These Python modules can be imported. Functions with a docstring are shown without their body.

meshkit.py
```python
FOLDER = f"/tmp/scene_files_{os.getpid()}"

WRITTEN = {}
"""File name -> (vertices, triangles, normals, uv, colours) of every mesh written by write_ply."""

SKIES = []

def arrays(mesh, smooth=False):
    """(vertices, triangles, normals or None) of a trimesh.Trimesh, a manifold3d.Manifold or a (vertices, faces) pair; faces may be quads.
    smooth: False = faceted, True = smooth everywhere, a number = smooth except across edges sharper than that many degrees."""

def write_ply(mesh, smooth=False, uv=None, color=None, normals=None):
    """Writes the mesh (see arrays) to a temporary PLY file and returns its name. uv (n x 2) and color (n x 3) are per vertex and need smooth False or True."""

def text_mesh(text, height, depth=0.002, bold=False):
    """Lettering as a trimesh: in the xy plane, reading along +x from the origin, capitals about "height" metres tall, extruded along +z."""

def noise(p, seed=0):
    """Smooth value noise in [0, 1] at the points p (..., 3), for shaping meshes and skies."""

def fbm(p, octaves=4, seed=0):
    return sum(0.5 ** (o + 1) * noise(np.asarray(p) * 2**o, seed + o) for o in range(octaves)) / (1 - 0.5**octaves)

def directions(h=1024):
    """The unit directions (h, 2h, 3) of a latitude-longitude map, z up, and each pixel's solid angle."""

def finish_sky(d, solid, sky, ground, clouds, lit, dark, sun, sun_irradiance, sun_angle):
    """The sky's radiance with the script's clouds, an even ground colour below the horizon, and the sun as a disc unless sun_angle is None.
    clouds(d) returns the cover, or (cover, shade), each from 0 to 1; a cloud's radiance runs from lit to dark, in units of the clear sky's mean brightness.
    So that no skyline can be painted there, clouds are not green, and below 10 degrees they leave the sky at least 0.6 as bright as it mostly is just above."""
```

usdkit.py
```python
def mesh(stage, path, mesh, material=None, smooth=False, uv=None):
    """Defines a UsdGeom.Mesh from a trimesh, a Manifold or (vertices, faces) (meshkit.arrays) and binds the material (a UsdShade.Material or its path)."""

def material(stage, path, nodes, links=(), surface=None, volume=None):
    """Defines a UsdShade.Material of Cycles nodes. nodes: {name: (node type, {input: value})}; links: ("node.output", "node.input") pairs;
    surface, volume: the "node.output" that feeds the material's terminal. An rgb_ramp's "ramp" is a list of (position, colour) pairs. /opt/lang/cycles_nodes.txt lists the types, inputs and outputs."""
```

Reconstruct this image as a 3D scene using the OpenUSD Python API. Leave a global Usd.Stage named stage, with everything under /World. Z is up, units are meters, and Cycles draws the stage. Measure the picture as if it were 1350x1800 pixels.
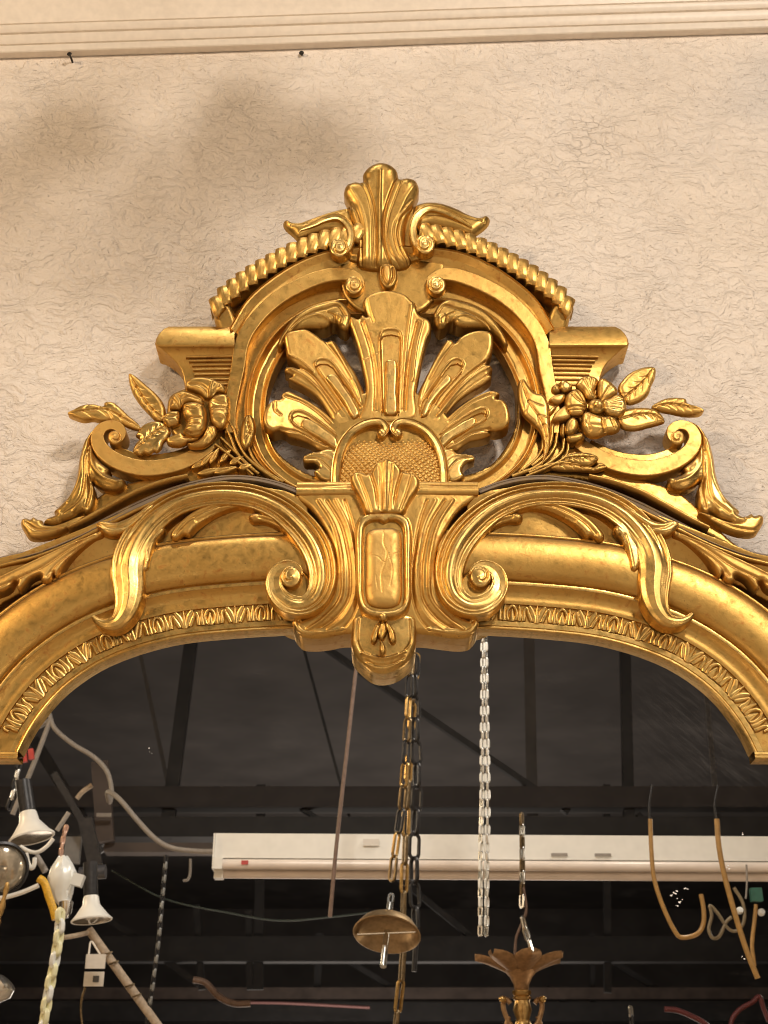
import math, random
import numpy as np, trimesh, usdkit, meshkit
from scipy.spatial import Delaunay, cKDTree
from scipy.interpolate import RBFInterpolator
from shapely.geometry import Polygon, Point
from shapely import contains_xy
from pxr import Usd, UsdGeom, UsdLux, UsdShade, Gf, Sdf, Vt

stage = Usd.Stage.CreateInMemory()
UsdGeom.SetStageUpAxis(stage, 'Z')
UsdGeom.SetStageMetersPerUnit(stage, 1.0)
UsdGeom.Xform.Define(stage, '/World')
rnd = random.Random(7)
rng = np.random.default_rng(7)

# ------------------------------------------------------------------ camera
PITCH = math.radians(26.5)
FPX, CX, CY = 2300.0, 675.0, 900.0
CAM = np.array([0.0, -2.058, 1.65])
FW = np.array([0, math.cos(PITCH), math.sin(PITCH)])
UP = np.array([0, -math.sin(PITCH), math.cos(PITCH)])
RT = np.array([1.0, 0, 0])
GLASS_Y = -0.030
cam = UsdGeom.Camera.Define(stage, '/World/camera')
cam.CreateHorizontalApertureAttr(24.0)
cam.CreateFocalLengthAttr(24.0 * FPX / 1350.0)
cam.CreateVerticalApertureAttr(32.0)
cam.CreateFStopAttr(10.0)
cam.CreateFocusDistanceAttr(2.25)
cam.CreateExposureAttr(-0.12)
cam.CreateClippingRangeAttr((0.05, 200.0))
mx = Gf.Matrix4d(*RT, 0, *UP, 0, *(-FW), 0, *CAM, 1)
cam.AddTransformOp().Set(mx)

# ------------------------------------------------------------------ lamps and added fill lights
def rect_light(name, pos, target, w, h, power, color):
    l = UsdLux.RectLight.Define(stage, '/World/' + name)
    l.CreateWidthAttr(w); l.CreateHeightAttr(h)
    l.CreateIntensityAttr(power); l.CreateColorAttr(Gf.Vec3f(*color))
    l.CreateNormalizeAttr(True)
    p, t = np.array(pos, float), np.array(target, float)
    z = (p - t) / np.linalg.norm(p - t)
    x = np.cross([0, 0, 1.0], z); x /= np.linalg.norm(x)
    y = np.cross(z, x)
    l.AddTransformOp().Set(Gf.Matrix4d(*x, 0, *y, 0, *z, 0, *p, 1))
    return l

rect_light('warm_lamp', (-3.3, -3.0, 4.25), (-0.05, 0, 2.7), .22, .22, 22, (1.0, .72, .43))
rect_light('neutral_lamp', (1.5, -3.3, 4.70), (.1, 0, 2.7), .40, .40, 27, (1.0, .89, .77))
rect_light('far_lamp', (-5.0, -8.0, 4.4), (0, 0, 2.6), .9, .5, 26, (1.0, .80, .56))
rect_light('far_lamp_right', (5.0, -8.0, 4.4), (0, 0, 2.6), .9, .5, 26, (1.0, .88, .74))
rect_light('side_lamp', (-3.6, -1.3, 3.6), (0, 0, 2.6), .30, .30, 2.6, (1.0, .74, .46))
rect_light('side_lamp_right', (3.7, -1.6, 3.3), (0, 0, 2.6), .30, .30, 2.6, (1.0, .86, .70))
rect_light('low_shop_lamp', (-2.2, -3.2, .9), (0, 0, 2.6), .8, .6, 4, (1.0, .74, .50))
rect_light('low_shop_lamp_right', (2.4, -3.4, 1.0), (0, 0, 2.6), .8, .6, 4, (1.0, .80, .60))
rect_light('reflection_fill', (-.3, -.9, 4.7), (-.1, -3.4, 2.9), .5, .3, 21, (1.0, .94, .86))  # added fill out of view, brightens the mirror-facing sides of reflected objects
rect_light('ceiling_fill', (0, -8.0, .9), (0, -8.3, 5), 3.5, 3.5, 52, (1.0, .86, .74))  # added upward fill panel below the view, makes the reflected ceiling visible
rect_light('ceiling_fill_far', (0, -16.0, .9), (0, -16.3, 5), 5, 5, 90, (1.0, .88, .78))  # second added upward panel, lifts the far end of the ceiling

# ------------------------------------------------------------------ helpers
used = {}
def numbered(path):
    n = used.get(path, 0); used[path] = n + 1
    return path if n == 0 else f'{path}_{n:03d}'

def tag(o, label=None, cat=None, group=None, kind=None):
    p = o.GetPrim()
    for k, v in (('label', label), ('category', cat), ('group', group), ('kind', kind)):
        if v: p.SetCustomDataByKey(k, v)
    return p

def thing(name, label=None, cat=None, group=None, kind=None, parent='/World'):
    x = UsdGeom.Xform.Define(stage, numbered(f'{parent}/{name}'))
    tag(x, label, cat, group, kind)
    return str(x.GetPath())

def part(name, mesh, mat, parent='/World', smooth=38, **t):
    m = usdkit.mesh(stage, numbered(f'{parent}/{name}'), mesh, mat, smooth=smooth)
    tag(m, **t)
    return str(m.GetPath())

def W(px, py, d):
    """photo point -> (X, Z) mm on the plane d mm in front of the wall"""
    v = RT * (px - CX) / FPX + FW + UP * (-(py - CY) / FPX)
    t = (-d / 1000 - CAM[1]) / v[1]
    p = CAM + t * v
    return np.array([p[0] * 1000, p[2] * 1000])

def WR(px, py, D):
    """photo point seen in the mirror -> room point whose straightened path is D m long horizontally"""
    v = RT * (px - CX) / FPX + FW + UP * (-(py - CY) / FPX)
    t = D / v[1]
    p = CAM + t * v
    return np.array([p[0], 2 * GLASS_Y - p[1], p[2]])

def dm(d):
    """carving depth: everything proud of the sight edge stands a little flatter"""
    d = np.asarray(d, float)
    r = np.where(d > 50, 48 + (d - 50) * .6, d * .96)
    return float(r) if r.ndim == 0 else r

def M(pts, S):
    """mirror a traced left part to the right; S is the sum of both sides' columns"""
    return pts if S is None else [(S - p[0],) + tuple(p[1:]) for p in pts]

def catmull(P, closed=False, n=10):
    P = np.asarray(P, float)
    if closed: P = np.vstack([P[-1], P, P[0], P[1]])
    else: P = np.vstack([2 * P[0] - P[1], P, 2 * P[-1] - P[-2]])
    out = []
    for i in range(1, len(P) - 2):
        p0, p1, p2, p3 = P[i - 1], P[i], P[i + 1], P[i + 2]
        d = [max(np.linalg.norm((b - a)[:2]), 1e-6) ** .5 for a, b in ((p0, p1), (p1, p2), (p2, p3))]
        t = np.linspace(0, 1, n, endpoint=False)[:, None]
        m1 = (p1 - p0) / d[0] - (p2 - p0) / (d[0] + d[1]) + (p2 - p1) / d[1]
        m2 = (p2 - p1) / d[1] - (p3 - p1) / (d[1] + d[2]) + (p3 - p2) / d[2]
        m1, m2 = m1 * d[1], m2 * d[1]
        out.append((2*t**3 - 3*t**2 + 1)*p1 + (t**3 - 2*t**2 + t)*m1 + (-2*t**3 + 3*t**2)*p2 + (t**3 - t**2)*m2)
    out = np.vstack(out)
    return out if closed else np.vstack([out, P[-2]])

def resample(P, step, closed=False):
    P = np.asarray(P, float)
    if closed: P = np.vstack([P, P[0]])
    s = np.r_[0, np.cumsum(np.linalg.norm(np.diff(P[:, :2], axis=0), axis=1))]
    keep = np.r_[True, np.diff(s) > 1e-9]
    P, s = P[keep], s[keep]
    n = max(int(round(s[-1] / step)), 3)
    t = np.linspace(0, s[-1], n + 1)
    out = np.stack([np.interp(t, s, P[:, k]) for k in range(P.shape[1])], 1)
    return out[:-1] if closed else out

def world(X, d, Z):
    return np.stack([X / 1000, -d / 1000, Z / 1000], 1)

def to_plane(pts, d):
    return np.array([W(p[0], p[1], d) for p in pts])

def line_dist(pts, poly, d, P, curved=True):
    L = to_plane(poly, d)
    if curved and len(L) > 2: L = catmull(L, n=12)
    L = resample(L, .8)
    dist, i = cKDTree(L).query(P)
    return dist, i / max(len(L) - 1, 1)

def relief(out, d, H=8, rw=9, back=20, ribs=(), ctrl=None, tilt=None, step=1.9, curved=True, wob=.25, holes=(), flare=0.0, extra=None):
    """carved piece: a traced outline whose face swells to depth d, with ribs/grooves, a hand-carved wobble and solid sides"""
    d, back = dm(d), dm(back)
    B = to_plane(out, d)
    B = catmull(B, closed=True, n=8) if curved else B
    B = resample(B, step, closed=True)
    HB = [resample(catmull(to_plane(h, d), closed=True, n=8), step, closed=True) for h in holes]
    poly = Polygon(B, [h for h in HB])
    if not poly.is_valid: poly = poly.buffer(0)
    if poly.geom_type == 'MultiPolygon': poly = max(poly.geoms, key=lambda g: g.area)
    rings = [np.array(poly.exterior.coords)[:-1]] + [np.array(r.coords)[:-1] for r in poly.interiors]
    rings = [resample(r, step, closed=True) for r in rings]
    bpts = np.vstack(rings)
    x0, z0, x1, z1 = poly.bounds
    gx, gz = np.meshgrid(np.arange(x0, x1, step), np.arange(z0, z1, step * .866))
    gx = gx + (np.arange(gx.shape[0]) % 2)[:, None] * step / 2
    G = np.stack([gx.ravel(), gz.ravel()], 1)
    G = G[contains_xy(poly, G[:, 0], G[:, 1])]
    bt = cKDTree(np.vstack([resample(r, .5, closed=True) for r in rings]))
    G = G[bt.query(G)[0] > step * .55]
    P = np.vstack([bpts, G])
    tri = Delaunay(P).simplices
    c = P[tri].mean(1)
    tri = tri[contains_xy(poly.buffer(.05), c[:, 0], c[:, 1])]
    a, b, e = P[tri[:, 0]], P[tri[:, 1]], P[tri[:, 2]]
    ar = (b[:, 0]-a[:, 0])*(e[:, 1]-a[:, 1]) - (b[:, 1]-a[:, 1])*(e[:, 0]-a[:, 0])
    tri = tri[np.abs(ar) > 1e-4]; ar = ar[np.abs(ar) > 1e-4]
    tri[ar < 0] = tri[ar < 0][:, ::-1]
    dist = bt.query(P)[0]
    u = 1 - np.clip(dist / rw, 0, 1)
    h = H * np.sqrt(np.clip(1 - u * u, 0, 1))
    fade = np.clip(dist / 3.0, 0, 1)
    if ctrl:
        C = np.array([[*W(x, y, d)] for x, y, _ in ctrl]); v = np.array([q[2] for q in ctrl], float)
        h = h + RBFInterpolator(C, v, kernel='thin_plate_spline', smoothing=5.0)(P)
    for t in (tilt or ()):
        p0, p1, amt, pw = t
        q0, q1 = W(*p0, d), W(*p1, d)
        s = np.clip(((P - q0) @ (q1 - q0)) / ((q1 - q0) @ (q1 - q0)), 0, 1.15)
        h = h + amt * s ** pw
    for r in ribs:
        ln, w, amp = r[0], r[1], r[2]
        dd, s = line_dist(None, ln, d, P)
        tp = 1.0
        if len(r) > 3: tp = np.clip(np.minimum(s / .2, (1 - s) / .2), 0, 1) if r[3] == 'both' else np.clip(s / .35, 0, 1) if r[3] == 'start' else np.clip((1 - s) / .35, 0, 1)
        h = h + fade * amp * tp * np.exp(-(dd / w) ** 2)
    if extra is not None: h = h + fade * extra(P, dist)
    if wob: h = h + wob * 2 * (meshkit.fbm(np.stack([P[:, 0] / 14, P[:, 1] / 14, np.full(len(P), d * .37)], 1), 3, 5) - .5) * fade
    D = d - H + h
    V = [world(P[:, 0], D, P[:, 1])]
    F = [tri]
    # solid sides from every boundary edge
    e_ = np.vstack([tri[:, [0, 1]], tri[:, [1, 2]], tri[:, [2, 0]]])
    key = np.sort(e_, 1)
    _, idx, cnt = np.unique(key, axis=0, return_index=True, return_counts=True)
    be = e_[idx[cnt == 1]]
    vb = np.unique(be)
    m = {v: len(P) + i for i, v in enumerate(vb)}
    cen = P.mean(0)
    Q = P[vb] + (P[vb] - cen) * flare
    V.append(world(Q[:, 0], np.full(len(vb), float(back)), Q[:, 1]))
    mm = np.vectorize(m.get)(be)
    F.append(np.stack([be[:, 1], be[:, 0], mm[:, 0]], 1)); F.append(np.stack([be[:, 1], mm[:, 0], mm[:, 1]], 1))
    V, F = np.vstack(V), np.vstack(F)
    return V, F[:, ::-1]            # +X,+Z plane seen from -Y

PR = {
 'flat': [(-1, .35), (-.96, .75), (-.88, .97), (-.8, 1), (.8, 1), (.88, .97), (.96, .75), (1, .35)],
 'edge': [(-1, .4), (-.95, .9), (-.86, 1), (-.74, .97), (-.64, .84), (0, .76), (.64, .84), (.74, .97), (.86, 1), (.95, .9), (1, .4)],
 'round': [(s, math.sqrt(max(0, 1 - s * s))) for s in np.linspace(-1, 1, 15)],
 'scroll': [(-1, .38), (-.97, .60), (-.9, .72), (-.82, .70), (-.66, .60), (-.56, .62), (-.50, .78), (-.46, .74), (-.43, .66), (-.36, .80), (-.2, .95), (-.05, 1), (.12, .96), (.26, .82), (.33, .58), (.38, .56), (.44, .76), (.52, .86), (.58, .84), (.64, .56), (.69, .54), (.76, .72), (.83, .82), (.90, .80), (.96, .66), (1, .40)],
 'ring': [(-1, .25), (-.97, .62), (-.9, .74), (-.8, .7), (-.5, .34), (-.1, .22), (.3, .34), (.45, .56), (.52, .86), (.58, .98), (.66, .96), (.70, .8), (.74, .74), (.9, .9), (.96, .86), (1, .4)],
 'rail': [(-1, .45), (-.92, .9), (-.8, 1), (-.7, .92), (-.6, .88), (.2, .42), (.3, .5), (.42, .44), (.9, .12), (1, 0)],
}
NS = 41
SG = np.linspace(-1, 1, NS)
def prof(p):
    a = np.array(PR[p] if isinstance(p, str) else p)
    return np.interp(SG, a[:, 0], a[:, 1])

def sweep(path, p, hh=12, back=20, p2=None, morph=None, p0=None, morph0=None, flip=False, step=2.0, end_round=True, wob=.0, n=10):
    """path rows (px, py, depth, width[px]); the section p is carried along it; morph(t) blends to p2"""
    rows, back = [], dm(back)
    for x, y, d, w in path:
        d = dm(d); q = W(x, y, d); rows.append((q[0], q[1], d, w * .985))
    R = resample(catmull(rows, n=n), step)
    C, D, Wd = R[:, :2], R[:, 2], R[:, 3]
    T = np.gradient(C, axis=0); T /= np.linalg.norm(T, axis=1)[:, None] + 1e-9
    N = np.stack([-T[:, 1], T[:, 0]], 1)
    A = prof(p); sg = -1.0 if flip else 1.0
    t = np.linspace(0, 1, len(R))
    PA = np.tile(A, (len(R), 1))
    if p2 is not None:
        k = np.clip(np.array([morph(q) for q in t]), 0, 1)[:, None]
        PA = PA * (1 - k) + prof(p2)[None] * k
    if p0 is not None:
        k = np.clip(np.array([morph0(q) for q in t]), 0, 1)[:, None]
        PA = PA * (1 - k) + prof(p0)[None] * k
    X = C[:, None, :] + N[:, None, :] * (SG * sg)[None, :, None] * (Wd / 2)[:, None, None]
    hs = (hh * np.minimum(1, Wd / (hh * 1.2)))[:, None] if np.isscalar(hh) else np.interp(t, np.linspace(0, 1, len(hh)), hh)[:, None]
    Dp = D[:, None] - hs * (1 - PA)
    if wob: Dp = Dp + wob * 2 * (meshkit.fbm(np.stack([X[..., 0] / 18, X[..., 1] / 18, np.full(X.shape[:2], 3.3)], -1), 3, 9) - .5)
    nR = len(R)
    G = np.concatenate([X[:, :1], X, X[:, -1:]], 1)
    DD = np.concatenate([np.full((nR, 1), float(back)), Dp, np.full((nR, 1), float(back))], 1)
    m = NS + 2
    V = world(G[..., 0].ravel(), DD.ravel(), G[..., 1].ravel())
    i, j = np.meshgrid(np.arange(nR - 1), np.arange(m - 1), indexing='ij')
    a = i * m + j; b = a + 1; c = a + m + 1; e = a + m
    F = np.concatenate([np.stack([a, b, c], -1).reshape(-1, 3), np.stack([a, c, e], -1).reshape(-1, 3)])
    caps = []
    for base in (0, (nR - 1) * m):
        k = len(V); V = np.vstack([V, V[base:base + m].mean(0)])
        ring = np.arange(base, base + m)
        f = np.stack([ring[:-1], np.full(m - 1, k), ring[1:]], 1)
        caps.append(f if base == 0 else f[:, ::-1])
    F = np.vstack([F] + caps)
    if flip: F = F[:, ::-1]
    return V, F

def tube(pts, r, sides=8, closed=False):
    """round cord through 3-D points (m); r a number or one per point"""
    P = np.asarray(pts, float)
    P4 = np.c_[P, np.broadcast_to(r, (len(P),))]
    if len(P) > 2: P4 = catmull3(P4, closed)
    P, R = P4[:, :3], P4[:, 3]
    T = (np.roll(P, -1, 0) - np.roll(P, 1, 0)) if closed else np.gradient(P, axis=0)
    T /= np.linalg.norm(T, axis=1)[:, None] + 1e-12
    a = np.cross(T[0], [0.3, .2, 1.0]); a /= np.linalg.norm(a)
    ang = np.arange(sides) * 2 * np.pi / sides
    V = []
    for p, t, q in zip(P, T, R):
        a = a - t * (a @ t); a /= np.linalg.norm(a) + 1e-12
        b = np.cross(t, a)
        V.append(p + q * (np.cos(ang)[:, None] * a + np.sin(ang)[:, None] * b))
    n = len(P); V = np.vstack(V)
    i, j = np.meshgrid(np.arange(n if closed else n - 1), np.arange(sides), indexing='ij')
    A = i * sides + j; B = i * sides + (j + 1) % sides
    C = ((i + 1) % n) * sides + (j + 1) % sides; D = ((i + 1) % n) * sides + j
    F = np.concatenate([np.stack([A, B, C], -1).reshape(-1, 3), np.stack([A, C, D], -1).reshape(-1, 3)])
    if not closed:
        k = len(V); V = np.vstack([V, P[0], P[-1]])
        r0 = np.arange(sides); r1 = r0 + (n - 1) * sides
        F = np.vstack([F, np.stack([np.roll(r0, -1), r0, np.full(sides, k)], 1), np.stack([r1, np.roll(r1, -1), np.full(sides, k + 1)], 1)])
    return V, F

def catmull3(P, closed=False, n=6):
    P = np.asarray(P, float)
    P = np.vstack([P[-1], P, P[0], P[1]]) if closed else np.vstack([2*P[0]-P[1], P, 2*P[-1]-P[-2]])
    out = []
    t = np.linspace(0, 1, n, endpoint=False)[:, None]
    for i in range(1, len(P) - 2):
        p0, p1, p2, p3 = P[i-1:i+3]
        out.append(.5*((2*p1) + (-p0+p2)*t + (2*p0-5*p1+4*p2-p3)*t**2 + (-p0+3*p1-3*p2+p3)*t**3))
    out = np.vstack(out)
    return out if closed else np.vstack([out, P[-2]])

def merge(*ms):
    V, F, n = [], [], 0
    for m in ms:
        v, f = (m.vertices, m.faces) if hasattr(m, 'faces') else m
        V.append(np.asarray(v)); F.append(np.asarray(f) + n); n += len(v)
    return np.vstack(V), np.vstack(F)

def box(x0, x1, y0, y1, z0, z1):
    m = trimesh.creation.box([x1 - x0, y1 - y0, z1 - z0]); m.apply_translation([(x0+x1)/2, (y0+y1)/2, (z0+z1)/2])
    return m

def bar(p, q, w, h=None):
    """square bar between two room points"""
    p, q = np.array(p, float), np.array(q, float); h = h or w
    L = np.linalg.norm(q - p); m = trimesh.creation.box([w, h, L])
    m.apply_transform(trimesh.geometry.align_vectors([0, 0, 1], (q - p) / L)); m.apply_translation((p + q) / 2)
    return m

def lathe(prof_rz, c, axis=(0, 0, 1), n=32):
    m = trimesh.creation.revolve(np.array(prof_rz, float), sections=n)
    m.apply_transform(trimesh.geometry.align_vectors([0, 0, 1], np.array(axis, float) / np.linalg.norm(axis)))
    m.apply_translation(c)
    return m

def dome(px, py, d, r, hh, back=20, sx=1.0):
    """a round button or bead"""
    d, back = dm(d), dm(back)
    c = W(px, py, d); n, k = 9, 28
    V, F = [], []
    for i in range(n + 1):
        a = i / n * math.pi / 2
        for j in range(k):
            b = 2 * math.pi * j / k
            V.append((c[0] + sx * r * math.cos(a) * math.cos(b), d - hh + hh * math.sin(a), c[1] + r * math.cos(a) * math.sin(b)))
    for j in range(k):
        b = 2 * math.pi * j / k
        V.append((c[0] + sx * r * math.cos(b), back, c[1] + r * math.sin(b)))
    for i in range(n):
        for j in range(k):
            a_, b_ = i * k + j, i * k + (j + 1) % k
            F += [(a_, b_, b_ + k), (a_, b_ + k, a_ + k)]
    o = (n + 1) * k
    for j in range(k):
        F += [(j, o + j, o + (j + 1) % k), (j, o + (j + 1) % k, (j + 1) % k)]
    V = np.array(V)
    return world(V[:, 0], V[:, 1], V[:, 2]), np.array(F)

# ------------------------------------------------------------------ materials
UsdGeom.Scope.Define(stage, '/World/Looks')
def mat(name, nodes, links, surface='p.BSDF'):
    return usdkit.material(stage, '/World/Looks/' + name, nodes, links, surface=surface)

def plain(name, col, rough=.5, metallic=0.0, var=.12, scale=30, bump=0.0, **kw):
    c = np.array(col)
    nodes = {'g': ('geometry', {}), 'n': ('noise_texture', {'scale': scale, 'detail': 5.0}),
             'r': ('rgb_ramp', {'ramp': [(.3, c * (1 - var)), (.7, np.minimum(c * (1 + var), 1))]}),
             'p': ('principled_bsdf', {'roughness': rough, 'metallic': metallic, **kw})}
    links = [('g.position', 'n.vector'), ('n.fac', 'r.fac'), ('r.color', 'p.base_color')]
    if bump:
        nodes['b'] = ('bump', {'strength': bump, 'distance': .004}); links += [('n.fac', 'b.height'), ('b.normal', 'p.normal')]
    return mat(name, nodes, links)

def gold(name, light, mid, worn, rough=(.24, .46), dust=0.0, speck=.55, dustcol=(.16, .13, .10)):
    nodes = {
        'g': ('geometry', {}),
        'n1': ('noise_texture', {'scale': 16.0, 'detail': 6.0, 'roughness': .62}),
        'n2': ('noise_texture', {'scale': 75.0, 'detail': 5.0, 'roughness': .6, 'distortion': .4}),
        'n3': ('noise_texture', {'scale': 420.0, 'detail': 3.0}),
        'v': ('voronoi_texture', {'scale': 95.0, 'feature': 'f1', 'randomness': 1.0}),
        'r1': ('rgb_ramp', {'ramp': [(.25, mid), (.70, light)]}),
        'r2': ('rgb_ramp', {'ramp': [(.56, (0, 0, 0)), (.76, (1, 1, 1))]}),
        'm1': ('mix', {'color2': worn}),
        'rs': ('rgb_ramp', {'ramp': [(.07, (1, 1, 1)), (.13, (0, 0, 0))]}),
        'sg': ('rgb_ramp', {'ramp': [(.50, (0, 0, 0)), (.60, (1, 1, 1))]}),
        'ms': ('math', {'math_type': 'multiply'}),
        'ms2': ('math', {'math_type': 'multiply', 'value2': speck}),
        'm2': ('mix', {'color2': (.09, .045, .015)}),
        'sx': ('separate_xyz', {}),
        'du': ('map_range', {'range_type': 'smoothstep', 'from_min': .22, 'from_max': .88, 'to_min': 0.0, 'to_max': 1.0}),
        'dn': ('map_range', {'from_min': .30, 'from_max': .65, 'to_min': .62, 'to_max': .9}),
        'df': ('math', {'math_type': 'multiply'}),
        'm4': ('mix', {'color2': (.155, .108, .062)}),  # settled dust on up-facing faces, plus their darker shading put into the colour
        'me': ('math', {'math_type': 'multiply_add', 'value2': -.55, 'value3': 1.0 - dust * .75}),
        'ra': ('math', {'math_type': 'multiply_add', 'value2': .18}),
        'rr': ('map_range', {'from_min': .3, 'from_max': .7, 'to_min': rough[0], 'to_max': rough[1]}),
        'bh': ('math', {'math_type': 'multiply_add', 'value2': .35}),
        'b': ('bump', {'strength': .26, 'distance': .0011}),
        'p': ('principled_bsdf', {'specular_ior_level': .4}),
    }
    links = [('g.position', f'{k}.vector') for k in ('n1', 'n2', 'n3', 'v')] + [
        ('n1.fac', 'r1.fac'), ('n2.fac', 'r2.fac'), ('r2.color', 'm1.fac'), ('r1.color', 'm1.color1'),
        ('v.distance', 'rs.fac'), ('n1.fac', 'sg.fac'), ('rs.color', 'ms.value1'), ('sg.color', 'ms.value2'),
        ('ms.value', 'ms2.value1'), ('ms2.value', 'm2.fac'), ('m1.color', 'm2.color1'),
        ('g.normal', 'sx.vector'), ('sx.z', 'du.value'), ('n2.fac', 'dn.value'), ('du.result', 'df.value1'), ('dn.result', 'df.value2'), ('df.value', 'm4.fac'), ('m2.color', 'm4.color1'),
        ('df.value', 'me.value1'), ('me.value', 'p.metallic'), ('df.value', 'ra.value1'), ('rr.result', 'ra.value3'),
        ('n2.fac', 'rr.value'), ('ra.value', 'p.roughness'),
        ('n3.fac', 'bh.value1'), ('n2.fac', 'bh.value3'), ('bh.value', 'b.height'), ('b.normal', 'p.normal')]
    if dust:
        nodes['nd'] = ('noise_texture', {'scale': 34.0, 'detail': 6.0, 'roughness': .7})
        nodes['rd'] = ('rgb_ramp', {'ramp': [(.36, (0, 0, 0)), (.36 + .3 * (1.3 - dust), (1, 1, 1))]})
        nodes['md'] = ('mix', {'color2': dustcol})
        links += [('g.position', 'nd.vector'), ('nd.fac', 'rd.fac'), ('rd.color', 'md.fac'), ('m4.color', 'md.color1'), ('md.color', 'p.base_color')]
    else: links.append(('m4.color', 'p.base_color'))
    return mat(name, nodes, links)

GOLD = gold('gold_leaf', (.67, .415, .12), (.585, .335, .085), (.43, .18, .045), rough=(.32, .48))
BURN = gold('burnished_gold', (.76, .51, .175), (.68, .42, .12), (.52, .25, .065), rough=(.27, .41), speck=.5)
MATTE = gold('matte_gold', (.71, .45, .14), (.63, .37, .10), (.47, .21, .055), rough=(.41, .56))
DUSTY = gold('dusty_gold', (.46, .32, .15), (.36, .25, .13), (.27, .19, .12), rough=(.42, .62), dust=.85, dustcol=(.22, .165, .115))
BRONZE = gold('toned_gold', (.52, .32, .09), (.43, .245, .06), (.29, .14, .035), rough=(.30, .46))
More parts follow.
